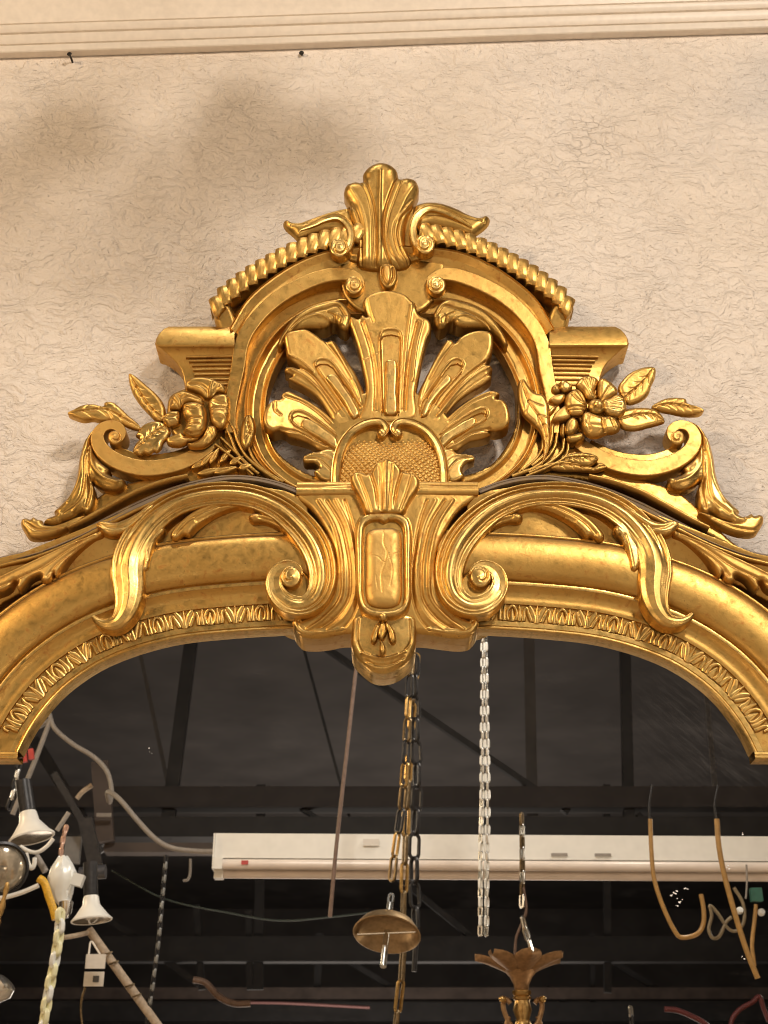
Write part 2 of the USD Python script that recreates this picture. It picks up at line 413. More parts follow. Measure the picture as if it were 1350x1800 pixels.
# ------------------------------------------------------------------ the room
def plaster():
    N = {
        'g': ('geometry', {}),
        'mp': ('mapping', {'scale': (1.0, 1.0, 2.1), 'rotation': (0, .12, 0)}),
        'wn': ('noise_texture', {'scale': 13.0, 'detail': 5.0}),
        'ws': ('vector_math', {'math_type': 'scale', 'scale': .20}),
        'wa': ('vector_math', {'math_type': 'add'}),
        'fine': ('noise_texture', {'scale': 26.0, 'detail': 4.0, 'roughness': .55, 'distortion': 1.1}),
        'fr': ('rgb_ramp', {'ramp': [(.0, (1, 1, 1)), (.40, (1, 1, 1)), (.49, (0, 0, 0)), (.53, (1, 1, 1)), (1.0, (1, 1, 1))]}),
        'fm': ('noise_texture', {'scale': 11.0, 'detail': 3.0, 'roughness': .6}),
        'fmr': ('rgb_ramp', {'ramp': [(.36, (0, 0, 0)), (.80, (.9, .9, .9))]}),
        'cx': ('mix', {'color1': (1, 1, 1)}),
        'h0': ('math', {'math_type': 'multiply_add', 'value2': 1.7}),
        'vo': ('voronoi_texture', {'scale': 21.0, 'feature': 'distance_to_edge', 'randomness': 1.0}),
        'vr': ('rgb_ramp', {'ramp': [(0.0, (0, 0, 0)), (.045, (1, 1, 1))]}),
        'pt': ('voronoi_texture', {'scale': 48.0, 'feature': 'f1'}),
        'pr': ('rgb_ramp', {'ramp': [(.06, (0, 0, 0)), (.17, (1, 1, 1))]}),
        'hp': ('math', {'math_type': 'multiply_add', 'value2': .5}),
        'hm': ('math', {'math_type': 'multiply_add', 'value2': 3.4}),
        'mk': ('noise_texture', {'scale': 3.6, 'detail': 3.0, 'roughness': .6}),
        'mr': ('rgb_ramp', {'ramp': [(.55, (0, 0, 0)), (.84, (.6, .6, .6))]}),
        'cm': ('mix', {'color1': (1, 1, 1)}),
        'hs': ('math', {'math_type': 'multiply_add', 'value2': .12}),
        'gr': ('noise_texture', {'scale': 260.0, 'detail': 2.0}),
        'hs2': ('math', {'math_type': 'multiply_add', 'value2': .10}),
        'b': ('bump', {'strength': .85, 'distance': .0055}),
        'big': ('noise_texture', {'scale': 2.2, 'detail': 3.0}),
        'base': ('rgb_ramp', {'ramp': [(.34, (.77, .68, .585)), (.66, (.84, .76, .68))]}),
        # small chips and red-brown hairlines where the old paint shows
        'ch': ('noise_texture', {'scale': 62.0, 'detail': 3.0, 'roughness': .7, 'distortion': 2.0}),
        'chr': ('rgb_ramp', {'ramp': [(.64, (0, 0, 0)), (.675, (1, 1, 1))]}),
        'cmk': ('noise_texture', {'scale': 4.2, 'detail': 2.0, 'w': 3.0, 'dimensions': '4D'}),
        'cmr': ('rgb_ramp', {'ramp': [(.55, (0, 0, 0)), (.62, (1, 1, 1))]}),
        'cc': ('math', {'math_type': 'multiply'}),
        'cf': ('math', {'math_type': 'multiply', 'value2': .62}),
        'c1': ('mix', {'color2': (.33, .19, .11)}),
        'inv': ('math', {'math_type': 'subtract', 'value1': 1.0}),
        'ik': ('math', {'math_type': 'multiply', 'value2': .12}),
        'c2': ('mix', {'color2': (.36, .26, .18)}),
        'p': ('principled_bsdf', {'roughness': .62, 'specular_ior_level': .25}),
    }
    L = [('g.position', 'mp.vector'), ('g.position', 'wn.vector'), ('wn.color', 'ws.vector1'), ('mp.vector', 'wa.vector1'), ('ws.vector', 'wa.vector2'),
         ('wa.vector', 'fine.vector'), ('fine.fac', 'fr.fac'), ('wa.vector', 'vo.vector'), ('vo.distance', 'vr.fac'),
         ('g.position', 'mk.vector'), ('mk.fac', 'mr.fac'), ('mr.color', 'cm.fac'), ('vr.color', 'cm.color2'),
         ('g.position', 'fm.vector'), ('fm.fac', 'fmr.fac'), ('fmr.color', 'cx.fac'), ('fr.color', 'cx.color2'), ('fine.fac', 'h0.value1'), ('cm.color', 'h0.value3'), ('cx.color', 'hs.value1'), ('h0.value', 'hs.value3'), ('g.position', 'gr.vector'), ('gr.fac', 'hs2.value1'), ('hs.value', 'hp.value3'), ('wa.vector', 'pt.vector'), ('pt.distance', 'pr.fac'), ('pr.color', 'hp.value1'), ('fm.fac', 'hm.value1'), ('hp.value', 'hm.value3'), ('hm.value', 'hs2.value3'),
         ('hs2.value', 'b.height'), ('b.normal', 'p.normal'),
         ('g.position', 'big.vector'), ('big.fac', 'base.fac'),
         ('wa.vector', 'ch.vector'), ('ch.fac', 'chr.fac'), ('g.position', 'cmk.vector'), ('cmk.fac', 'cmr.fac'), ('chr.color', 'cc.value1'), ('cmr.color', 'cc.value2'),
         ('cc.value', 'cf.value1'), ('cf.value', 'c1.fac'), ('base.color', 'c1.color1'),
         ('cm.color', 'inv.value2'), ('inv.value', 'ik.value1'), ('ik.value', 'c2.fac'), ('c1.color', 'c2.color1'), ('c2.color', 'p.base_color')]
    return mat('plaster', N, L)

PLASTER = plaster()
TRIM = plain('cream_trim_paint', (.78, .70, .60), .42, var=.05, scale=60, bump=.12)
BLACKDECK = plain('dark_ceiling_paint', (.060, .053, .050), .8, var=.22, scale=1.6)
STEEL = plain('black_steel', (.018, .017, .018), .55, var=.3, scale=6)
BROWNSTEEL = plain('brown_steel', (.075, .055, .046), .6, var=.3, scale=5)
FLOOR = plain('shop_floor', (.46, .37, .28), .55, var=.3, scale=3)
SHOPWALL = plain('shop_wall_paint', (.20, .17, .14), .8, var=.2, scale=2)

part('wall', box(-8, 8, 0, .2, 0, 6.4), PLASTER, smooth=False, kind='structure', label='cream trowelled plaster wall behind the gilded mirror')
part('floor', box(-8, 8, -26, -.001, -.1, 0), FLOOR, smooth=False, kind='structure')
part('ceiling', box(-8.2, 8.2, -26, .2, 6.4, 6.55), BLACKDECK, smooth=False, kind='structure')
part('side_wall', box(-8.2, -8, -26, -.001, 0, 6.4), SHOPWALL, smooth=False, kind='structure')
part('side_wall', box(8, 8.2, -26, -.001, 0, 6.4), SHOPWALL, smooth=False, kind='structure')
part('back_wall', box(-8, 8, -26.2, -26, 0, 6.4), BLACKDECK, smooth=False, kind='structure')

# cream picture rail / cornice along the top
def trim():
    t = thing('crown_moulding', 'cream painted stepped wooden moulding running along the top of the plaster wall', 'moulding')
    # section (height up the wall mm, projection mm)
    S = [(0, 1), (0, 17), (2, 19), (14, 20), (18, 19), (19, 10), (25, 9), (27, 15), (33, 19), (40, 21), (47, 21.5), (48.5, 12), (55, 11.5), (57, 18), (62, 22), (68, 24), (73, 24), (74.5, 15), (80, 15), (82, 20), (110, 27), (135, 35), (150, 42), (158, 46), (160, 40), (166, 40), (170, 46), (178, 50), (186, 51), (190, 47), (230, 50), (300, 60), (330, 62), (330, 1)]
    a, b = W(0, 93, 18), W(1350, 47, 18)
    sl = (b[1] - a[1]) / (b[0] - a[0])
    def piece(x0, x1, rows, jitter=0):
        xs = np.linspace(x0, x1, 60)
        V, k = [], len(rows)
        for x in xs:
            z0 = a[1] + sl * (x - a[0]) + .8 * math.sin(x / 170)
            for h, d in rows: V.append((x / 1000, -d / 1000, (z0 + h) / 1000))
        F = []
        for i in range(len(xs) - 1):
            for j in range(k - 1):
                q = i * k + j
                F += [(q, q + k, q + k + 1), (q, q + k + 1, q + 1)]
        return np.array(V), np.array(F)
    part('lower_lip', piece(-2500, 2500, S[:6]), TRIM, t, smooth=25)
    part('reeded_band', piece(-2500, 2500, S[5:19]), TRIM, t, smooth=25)
    part('cove', piece(-2500, 2500, S[18:24]), TRIM, t, smooth=25)
    part('upper_band', piece(-2500, 2500, S[23:]), TRIM, t, smooth=25)
trim()

IRON = plain('nail_iron', (.05, .045, .04), .45, metallic=.8, scale=200)
def nail(px, py, hx, hy, d, label):
    t = thing('nail', label, 'nail', 'nails under the moulding')
    w0 = W(px, py, 0); w1 = W(hx, hy, d)
    p, q = np.array([w0[0]/1000, .004, w0[1]/1000]), np.array([w1[0]/1000, -d/1000, w1[1]/1000])
    part('shank', tube([p, (p*.5+q*.5)+[0, 0, .0006], q], .0022, 10), IRON, t)
    u = (q - p) / np.linalg.norm(q - p)
    part('head', lathe([(0, -.0012), (.0048, -.001), (.0054, .0004), (.004, .002), (0, .0026)], q, u, 18), IRON, t)
nail(128, 110, 122, 95, 22, 'dark bent nail sticking out of the plaster under the left end of the moulding')
nail(531, 97, 530, 93, 7, 'dark nail with only its round head showing under the middle of the moulding')
# ------------------------------------------------------------------ the gilded mirror
MIR = thing('gilded_mirror', 'ornate carved gilt mirror with pierced shell crest, scrolls and flowers, hung on the plaster wall', 'mirror')

# arch of the sight edge
half = [(0, 1098), (165, 1104), (280, 1111), (373, 1122), (456, 1145), (515, 1172), (572, 1214), (610, 1258), (631, 1291), (646, 1321)]
LIP = [W(679 - dx, y, dm(50)) for dx, y in half[::-1]] + [W(679 + dx, y, dm(50)) for dx, y in half[1:]]
LIP = resample(catmull(np.array(LIP), n=12), 4.0)
ZS = LIP[0, 1]
def arch_frame(extra=60):
    P = LIP
    t0 = (P[0] - P[3]) / np.linalg.norm(P[0] - P[3]); t1 = (P[-1] - P[-4]) / np.linalg.norm(P[-1] - P[-4])
    k = np.arange(4, 260, 4.0)[:, None]
    P = np.vstack([(P[0] + t0 * k)[::-1], P, P[-1] + t1 * k])
    T = np.gradient(P, axis=0)
    for _ in range(6): T = (np.roll(T, 1, 0) + T * 2 + np.roll(T, -1, 0)) / 4 if False else T
    T /= np.linalg.norm(T, axis=1)[:, None]
    N = np.stack([-T[:, 1], T[:, 0]], 1)
    return P, T, N
AP, AT, AN = arch_frame()
def off(p, d):          # photo offset above the lip -> mm outward
    return W(679, 1098 - p, dm(d))[1] - W(679, 1098, dm(50))[1]

def arch_band(rows, cut=True):
    """rows: (outward mm, depth mm)"""
    rows = np.array(rows, float); k = len(rows)
    rows[:, 1] = dm(rows[:, 1])
    G = AP[:, None, :] + AN[:, None, :] * rows[None, :, :1]
    D = np.tile(rows[:, 1], (len(AP), 1))
    m = trimesh.Trimesh(world(G[..., 0].ravel(), D.ravel(), G[..., 1].ravel()), None, process=False)
    i, j = np.meshgrid(np.arange(len(AP) - 1), np.arange(k - 1), indexing='ij')
    a = i * k + j
    F = np.concatenate([np.stack([a, a + k, a + k + 1], -1).reshape(-1, 3), np.stack([a, a + k + 1, a + 1], -1).reshape(-1, 3)])
    m = trimesh.Trimesh(m.vertices, F[:, ::-1], process=False)
    if cut:
        m = trimesh.intersections.slice_mesh_plane(m, [0, 0, 1], [0, 0, ZS / 1000])
    return np.array(m.vertices), np.array(m.faces)

def curve(rows, n=6): return resample(catmull(np.array(rows, float), n=n), 1.6)
FR = thing('frame_moulding', parent=MIR)
o = lambda p, d: (off(p, d), d)
part('sight_edge', arch_band([(0, 29), (0, 47), (.6, 49), (1.8, 50), (3.2, 49.6), (3.9, 48.2), (5.2, 48.2), o(6, 50), o(13, 51), o(14, 51)]), BURN, FR, smooth=30)
part('border_ground', arch_band([o(14, 51), (off(14, 51) + .6, 48.5), o(16, 49), o(30, 50.5), o(43, 54), (off(44, 58) + .5, 58)]), GOLD, FR, smooth=30)
part('hollow_moulding', arch_band([(off(44, 58), 58)] + [tuple(r) for r in curve([(off(45, 60), 60.5), o(50, 62), o(57, 62.5), o(64, 65), o(71, 70), o(77, 76)])] + [o(78, 77)]), GOLD, FR, smooth=30)
part('fillet', arch_band([o(78, 77), (off(78.5, 80), 80), o(82, 81), o(84, 80.5), (off(84.5, 76), 76), o(86, 75.5)]), BURN, FR, smooth=30)
tor = []
o0, o1 = off(86, 76), off(163, 88)
for s in np.linspace(0, 1, 26):
    a = math.pi * s
    tor.append((o0 + (o1 - o0) * (.5 - .5 * math.cos(a)), 76 + 12 * s + 24 * math.sin(a) ** .9))
part('torus_moulding', arch_band(tor), GOLD, FR, smooth=50)
part('outer_bead', arch_band([(o1, 87), (o1 + .5, 91), (o1 + 2.5, 93.5), (o1 + 4.5, 93), (o1 + 5.5, 90), (o1 + 9, 82), (o1 + 9, 20)]), GOLD, FR, smooth=30)
# flat shoulders where the arch stops
for sx in (-1, 1):
    x0 = LIP[0, 0] if sx < 0 else LIP[-1, 0]
    prof_ = [(0, 29), (0, 47), (1, 49.5), (3, 50), (4, 48.5), (5.5, 48.5), (7, 50), (11, 50)]
    V, F = [], []
    for i, xx in enumerate((x0 + sx * 1.2, x0 + sx * 330)):
        for h, d in prof_: V.append((xx / 1000, -dm(d) / 1000, (ZS + h - 11.5) / 1000))
    k = len(prof_)
    for j in range(k - 1): F += [(j, j + 1, k + j + 1), (j, k + j + 1, k + j)]
    F = np.array(F)
    part('shoulder_edge', (np.array(V), F if sx > 0 else F[:, ::-1]), BURN, FR, smooth=30)
    xa, xb = sorted((x0 / 1000 + sx * .060, x0 / 1000 + sx * .33))
    part('stile', box(xa, xb, -.085, -.02, ZS / 1000 - 1.5, ZS / 1000 - .0125), GOLD, FR, smooth=30)

# leaf border: open acanthus leaves with curled straps between
LB = thing('leaf_border', parent=MIR)
arc = np.r_[0, np.cumsum(np.linalg.norm(np.diff(LIP, axis=0), axis=1))]
LT = np.gradient(LIP, axis=0); LT /= np.linalg.norm(LT, axis=1)[:, None]
LN = np.stack([-LT[:, 1], LT[:, 0]], 1)
o_lo, o_hi = off(15, 52), off(44, 58)
def border_map(u, v, h):
    """u along the arch mm, v 0..1 across the border, h proud mm"""
    c = np.stack([np.interp(u, arc, LIP[:, k]) for k in (0, 1)], 1)
    n = np.stack([np.interp(u, arc, LN[:, k]) for k in (0, 1)], 1)
    ov = o_lo + (o_hi - o_lo) * v
    q = c + n * ov[:, None]
    return world(q[:, 0], dm(49.5 + 6.5 * v) + h * .72, q[:, 1])
def strap(pts, w, hmax, u0, s=1):
    """rounded strap through (u, v) points, rising hmax"""
    P = catmull(np.array([(a, b * 31, w_ * 1.55, 0) for (a, b), w_ in zip(pts, w)], float), n=6)
    T = np.gradient(P[:, :2], axis=0); T /= np.linalg.norm(T, axis=1)[:, None] + 1e-9
    N = np.stack([-T[:, 1], T[:, 0]], 1)
    an = np.linspace(0, math.pi, 7)
    U = P[:, 0][:, None] + N[:, 0][:, None] * np.cos(an) * P[:, 2][:, None] / 2
    Vv = P[:, 1][:, None] + N[:, 1][:, None] * np.cos(an) * P[:, 2][:, None] / 2
    Hh = np.tile(np.sin(an) * hmax, (len(P), 1)) - 1.2
    n, k = U.shape
    V = border_map(u0 + s * U.ravel(), np.clip(Vv.ravel() / 31, -.12, 1.02), Hh.ravel())
    i, j = np.meshgrid(np.arange(n - 1), np.arange(k - 1), indexing='ij')
    a = i * k + j
    F = np.concatenate([np.stack([a, a + k, a + k + 1], -1).reshape(-1, 3), np.stack([a, a + k + 1, a + 1], -1).reshape(-1, 3)])
    V = np.vstack([V, V[:k].mean(0), V[-k:].mean(0)]); q = len(V)
    F = np.vstack([F, [(c, c + 1, q - 2) for c in range(k - 1)], [(c + 1, c, q - 1) for c in range((n - 1) * k, n * k - 1)]])
    return V, (F if s < 0 else F[:, ::-1])
per = 82.0
nb = int(arc[-1] // per)
u_start = (arc[-1] - nb * per) / 2
for q in range(nb + 1):
    u0 = u_start + q * per + rnd.uniform(-1, 1)
    if 14 < u0 < arc[-1] - 14:
        ms = [strap([(0, -.05), (0, .3), (0, .75), (0, 1.0)], [7, 6, 3.5, 2], 6.5, u0)]
        for s in (-1, 1):
            ms += [strap([(2, .02), (4.2, .3), (8, .68), (13, .98)], [6, 6.5, 7, 5], 5.5, u0, s),
                   strap([(8, .04), (10, .22), (13, .48), (16.5, .78)], [4.5, 5.5, 5, 3.5], 5.0, u0, s)]
        part('border_leaf', merge(*ms), BURN, LB, smooth=60)
    u1 = u0 + per / 2
    if u_start * .3 < u1 < arc[-1] - 20:
        j = rnd.uniform(-.03, .03)
        ms = [strap([(-6, .06), (-8, .3), (-7.5, .6), (-3.5, .88 + j), (0, .93), (3.5, .88), (7.5, .6), (8, .3), (6, .06)], [5, 4.5, 4.2, 4.2, 4.2, 4.2, 4.2, 4.5, 5], 5.5, u1),
              strap([(0, .0), (0, .22), (0, .5), (0, .72)], [9, 8, 5, 2], 6, u1)]
        for s in (-1, 1):
            ms += [strap([(12, .02), (13.5, .25), (13, .6), (11.5, .95)], [5, 6.5, 4.5, 3], 6, u1, s),
                   strap([(19, .05), (19.5, .3), (19.5, .55), (22, .82), (25, .80), (26.5, .5)], [5, 5.5, 4.5, 4, 3.5, 3], 5.2, u1, s)]
        part('border_strap', merge(*ms), BURN, LB, smooth=60)

# the glass
gz = [W(679, 900, 30)[1]]
gx0, gx1 = LIP[0, 0] - 330, LIP[-1, 0] + 330
_s = W(1275, 1270, 30); SMEAR = (_s[0] / 1000, -.03, _s[1] / 1000)
GLASS = mat('mirror_silver', {
    'g': ('geometry', {}), 'mp': ('mapping', {'scale': (1, 1, 3.2), 'rotation': (0, .5, 0)}),
    'n': ('noise_texture', {'scale': 7.0, 'detail': 6.0, 'roughness': .7}), 'r': ('rgb_ramp', {'ramp': [(.55, (0, 0, 0)), (.85, (1, 1, 1))]}),
    's': ('noise_texture', {'scale': 150.0, 'detail': 2.0}), 'sr': ('rgb_ramp', {'ramp': [(.72, (0, 0, 0)), (.8, (1, 1, 1))]}),
    'dv': ('vector_math', {'math_type': 'distance', 'vector2': SMEAR}), 'dr': ('map_range', {'range_type': 'smoothstep', 'from_min': .02, 'from_max': .19, 'to_min': .085, 'to_max': 0.0}), 's0': ('mapping', {'rotation': (0, -.75, 0)}), 'st': ('mapping', {'scale': (10, 1, 85)}), 'sn': ('noise_texture', {'scale': 1.6, 'detail': 7.0, 'roughness': .78, 'distortion': .5}), 'sm': ('rgb_ramp', {'ramp': [(.46, (0, 0, 0)), (.74, (1, 1, 1))]}), 'dm': ('math', {'math_type': 'multiply'}), 'da': ('math', {'math_type': 'add'}),
    'mx': ('math', {'math_type': 'multiply'}), 'md': ('math', {'math_type': 'multiply_add', 'value2': .022}), 'm3': ('math', {'math_type': 'multiply', 'value2': .35}),
    'gl': ('glossy_bsdf', {'color': (.80, .80, .78), 'roughness': 0.0}), 'df': ('principled_bsdf', {'base_color': (.55, .54, .55), 'roughness': .8}),
    'mc': ('mix_closure', {})},
    [('g.position', 'mp.vector'), ('mp.vector', 'n.vector'), ('n.fac', 'r.fac'), ('mp.vector', 's.vector'), ('s.fac', 'sr.fac'),
     ('r.color', 'mx.value1'), ('sr.color', 'mx.value2'), ('mx.value', 'm3.value1'), ('r.color', 'md.value1'), ('m3.value', 'md.value3'), ('g.position', 'dv.vector1'), ('dv.value', 'dr.value'), ('g.position', 's0.vector'), ('s0.vector', 'st.vector'), ('st.vector', 'sn.vector'), ('sn.fac', 'sm.fac'), ('sm.color', 'dm.value1'), ('dr.result', 'dm.value2'), ('md.value', 'da.value1'), ('dm.value', 'da.value2'), ('da.value', 'mc.fac'), ('gl.BSDF', 'mc.closure1'), ('df.BSDF', 'mc.closure2')], surface='mc.closure')
ga = np.vstack([LIP + AN[64:64 + len(LIP)] * 6 if False else LIP + LN * 6])
gp = Polygon(np.vstack([ga, [(gx1, ga[-1, 1])], [(gx1, ZS - 1400)], [(gx0, ZS - 1400)], [(gx0, ga[0, 1])]]))
gm = trimesh.creation.extrude_polygon(gp.simplify(.15), 5.0, engine='earcut')
gv = gm.vertices
part('mirror_glass', (np.stack([gv[:, 0] / 1000, -(25 + gv[:, 2]) / 1000, gv[:, 1] / 1000], 1), gm.faces[:, ::-1]), GLASS, MIR, smooth=False)

FLECK = plain('paint_fleck', (.82, .82, .82), .6, var=.05)
fr_ = random.Random(3)
for bx_, by_, n_, sp in ((1186, 1572, 9, 9), (1196, 1588, 6, 8), (1206, 1562, 4, 5), (1306, 1683, 4, 3), (1307, 1466, 2, 3), (1282, 1525, 3, 5), (262, 1320, 3, 6)):
    for _ in range(n_):
        q = W(bx_ + fr_.uniform(-sp, sp), by_ + fr_.uniform(-sp, sp), 29); r_ = fr_.uniform(.8, 2.0)
        P_ = np.array([(q[0] + r_ * fr_.uniform(.5, 1.3) * math.cos(t_), q[1] + r_ * fr_.uniform(.4, 1.0) * math.sin(t_)) for t_ in np.linspace(0, 2 * math.pi, 7)[:-1]])
        part('paint_fleck', (world(np.r_[P_[:, 0], q[0]], np.r_[np.full(6, 30.1), 30.5], np.r_[P_[:, 1], q[1]]), np.array([(k, (k + 1) % 6, 6) for k in range(6)])), FLECK, MIR)

def g(name, mesh, m=None, parent=MIR, **k): return part(name, mesh, m or GOLD, parent, **k)

def volute(px, py, d, r, cw, turns=1.35, back=60, H=4):
    """round scroll end with a carved spiral"""
    out = [(px + r * math.cos(a), py + r * math.sin(a)) for a in np.linspace(0, 2 * math.pi, 15)[:-1]]
    s = 1 if cw else -1
    sp = [(px + s * r * (.92 - .72 * t) * math.sin(t * turns * 2 * math.pi - .3), py - r * (.92 - .72 * t) * math.cos(t * turns * 2 * math.pi - .3)) for t in np.linspace(0, 1, 24)]
    sp2 = [(px + (x - px) * .80, py + (y - py) * .80) for x, y in sp]
    return relief(out, d, H=H, rw=4, back=back, ribs=[(sp, 1.5, -3.4, 'end'), (sp2, 2.2, .9)], ctrl=[(px, py, 2.5), (px + r, py, 0), (px - r, py, 0), (px, py + r, 0), (px, py - r, 0)], step=1.0, wob=.3)

# ---- backing boards of the crest and of the cove under the top rail
opening = [(600, 562), (562, 574), (535, 577), (507, 597), (482, 637), (469, 670), (464, 713), (469, 753), (485, 790), (512, 815), (547, 834), (600, 842), (680, 844), (770, 842), (828, 832), (863, 816), (885, 791), (906, 748), (909, 700), (906, 665), (898, 637), (882, 613), (852, 586), (815, 572), (770, 560), (683, 548)]
back = [(95, 948), (150, 893), (190, 862), (250, 842), (315, 822), (350, 800), (378, 760), (385, 700), (398, 650), (408, 600), (402, 565), (430, 530), (490, 486), (560, 452), (620, 436), (690, 430)]
back = back + [(1378 - x, y) for x, y in back[::-1][1:]]
back += [(1330, 985), (1180, 905), (1060, 850), (960, 838), (850, 862), (690, 866), (525, 862), (420, 846), (320, 858), (200, 910), (60, 985)]
g('crest_board', relief(back, 60, H=3, rw=4, back=14, holes=[opening], curved=True, step=3.2), BRONZE)

for S in (None, 1362):
    sp = [(-60, 1092), (0, 1052), (60, 1022), (120, 1001), (190, 981), (280, 965), (385, 957), (470, 952), (540, 948), (540, 880), (500, 866), (430, 854), (380, 850), (310, 864), (240, 893), (165, 925), (90, 955), (40, 975), (-60, 1000)]
    ctrl = [(0, 1035, -14), (190, 965, -14), (385, 943, -14), (540, 934, -14), (120, 985, -14), (60, 1000, -9), (250, 925, -10), (400, 905, -10), (510, 890, 2), (430, 854, 8), (310, 864, 8), (165, 925, 8), (40, 975, 8), (90, 975, -2)]
    g('spandrel_cove', relief(M(sp, S), 98, H=2, rw=4, back=20, ctrl=M(ctrl, S), step=3.0, curved=False), GOLD)

# ---- dusty top rail
for S, fl in ((None, False), (1366, True)):
    rail = [(-70, 1000, 108, 22), (0, 980, 108, 21), (60, 966, 109, 20), (120, 943, 110, 20), (180, 913, 111, 23), (240, 883, 112, 25), (300, 858, 112, 25), (350, 844, 112, 22), (400, 836, 112, 19), (445, 838, 112, 17), (490, 848, 112, 16), (524, 861, 112, 15)]
    g('top_rail', sweep(M(rail, S), 'rail', hh=30, back=30, flip=fl, wob=.6), DUSTY)
    ub = [(118, 926, 104, 6), (150, 910, 105, 9), (180, 893, 106, 9), (240, 861, 106, 9), (290, 843, 106, 9), (330, 834, 105, 7)]
    g('board_bead', sweep(M(ub, S), 'round', hh=7, back=60, flip=fl, wob=.3), GOLD)
    lower = [(-70, 1015, 112, 8), (0, 993, 112, 8), (60, 978, 113, 8), (120, 955, 113, 8), (180, 925, 113, 9), (240, 895, 113, 8), (290, 872, 112, 7)]
    g('rail_bead', sweep(M(lower, S), 'round', hh=8, back=80, flip=fl), GOLD)

# ---- big C-scrolls
for S, fl in ((None, False), (1356, True)):
    c = thing('c_scroll', parent=MIR)
    p = [(163, 1083, 120, 7), (172, 1091, 122, 13), (186, 1095, 125, 19), (203, 1091, 128, 26), (216, 1075, 131, 36), (223, 1052, 132, 46), (224, 1025, 133, 54), (222, 1000, 133, 58), (226, 972, 132, 59), (241, 940, 132, 58), (270, 905, 132, 54), (306, 881, 132, 50), (350, 867, 132, 48), (397, 863, 132, 46), (445, 869, 132, 47), (490, 888, 133, 50), (526, 918, 134, 54), (552, 953, 135, 54), (565, 990, 133, 50), (566, 1020, 129, 46), (556, 1046, 126, 42), (534, 1062, 123, 36), (508, 1060, 121, 36), (489, 1045, 119, 32), (481, 1023, 116, 29), (488, 1003, 115, 26), (506, 993, 114, 21), (522, 998, 114, 15), (528, 1011, 113, 12)]
    q = [(x + (8 if S else 0) * np.interp(x, [160, 300, 500], [1, .6, 0]) * 0, y, d, w) for x, y, d, w in p]
    if S: q = [(x - np.interp(x, [160, 330, 560], [26, 12, 0]), y - np.interp(x, [160, 400], [5, 0]), d, w) for x, y, d, w in q]
    g('scroll_band', sweep(M(q, S), 'scroll', hh=[5, 12, 20, 24, 25, 25, 25, 25, 26, 26, 24, 18, 13, 10, 8, 7], back=70, p2='edge', morph=lambda t: np.clip((t - .80) / .10, 0, 1), p0=[(-1, .3), (-.9, .55), (-.6, .8), (-.1, 1), (.3, .92), (.62, .72), (.72, .62), (.8, .72), (.92, .7), (1, .35)], morph0=lambda t: 1 - np.clip((t - .17) / .16, 0, 1), flip=fl, wob=.25, step=1.8), BURN, c)
    e = M([(511, 1013)], S)[0]
    g('scroll_eye', volute(e[0], e[1], 121, 19, S is not None, turns=.75, back=70, H=5), BURN, c)
    g('scroll_web', relief(M([(492, 1000), (515, 992), (535, 1005), (552, 1030), (540, 1050), (515, 1056), (494, 1046), (484, 1022)], S), 100, H=4, rw=6, back=80), BRONZE, c)
    # leaves inside the scroll and on its shoulder
    lf = [(430, 876), (400, 876), (365, 884), (335, 899), (312, 918), (299, 936), (300, 944), (309, 946), (322, 938), (330, 940), (345, 925), (365, 910), (390, 897), (415, 890), (450, 893), (480, 905), (470, 890)]
    if S: lf = [(x - 6, y + 2) for x, y in lf]
    g('scroll_leaf', relief(M(lf, S), 118, H=9, rw=8, back=85, ribs=[(M([(450, 882), (380, 890), (330, 915), (308, 938)], S), 2.2, -3.5), (M([(460, 890), (395, 893), (345, 915)], S), 1.8, -2.5)]), GOLD, c)
    lf = [(540, 985), (520, 955), (495, 930), (465, 915), (442, 914), (436, 908), (438, 902), (450, 899), (475, 901), (505, 912), (530, 932), (548, 960), (556, 990)]
    g('scroll_leaf', relief(M(lf, S), 118, H=10, rw=9, back=85, ribs=[(M([(545, 975), (520, 940), (490, 920), (455, 908)], S), 2.0, -3), (M([(552, 970), (525, 930), (490, 910), (455, 902)], S), 1.6, -2.5)]), GOLD, c)
    lf = [(262, 905), (245, 925), (245, 950), (242, 975), (244, 992), (252, 1002), (260, 998), (263, 985), (268, 965), (275, 948), (290, 930), (280, 910)]
    if S: lf = [(x - 14, y) for x, y in lf]
    g('scroll_leaf', relief(M(lf, S), 118, H=10, rw=8, back=85, ribs=[(M([(258, 940), (252, 970), (254, 995)], S), 2.0, -3), (M([(268, 935), (260, 965), (258, 985)], S), 1.6, -2)]), BURN, c)
    lf = [(168, 920), (172, 913), (182, 912), (200, 915), (222, 908), (245, 895), (272, 882), (262, 897), (240, 915), (225, 928), (210, 937), (192, 939), (178, 934)]
    if S: lf = [(x - 8, y) for x, y in lf]
    g('shoulder_leaf', relief(M(lf, S), 128, H=11, rw=10, back=95, ribs=[(M([(172, 918), (190, 926), (215, 925), (250, 902)], S), 2.4, -3)]), BURN, c)

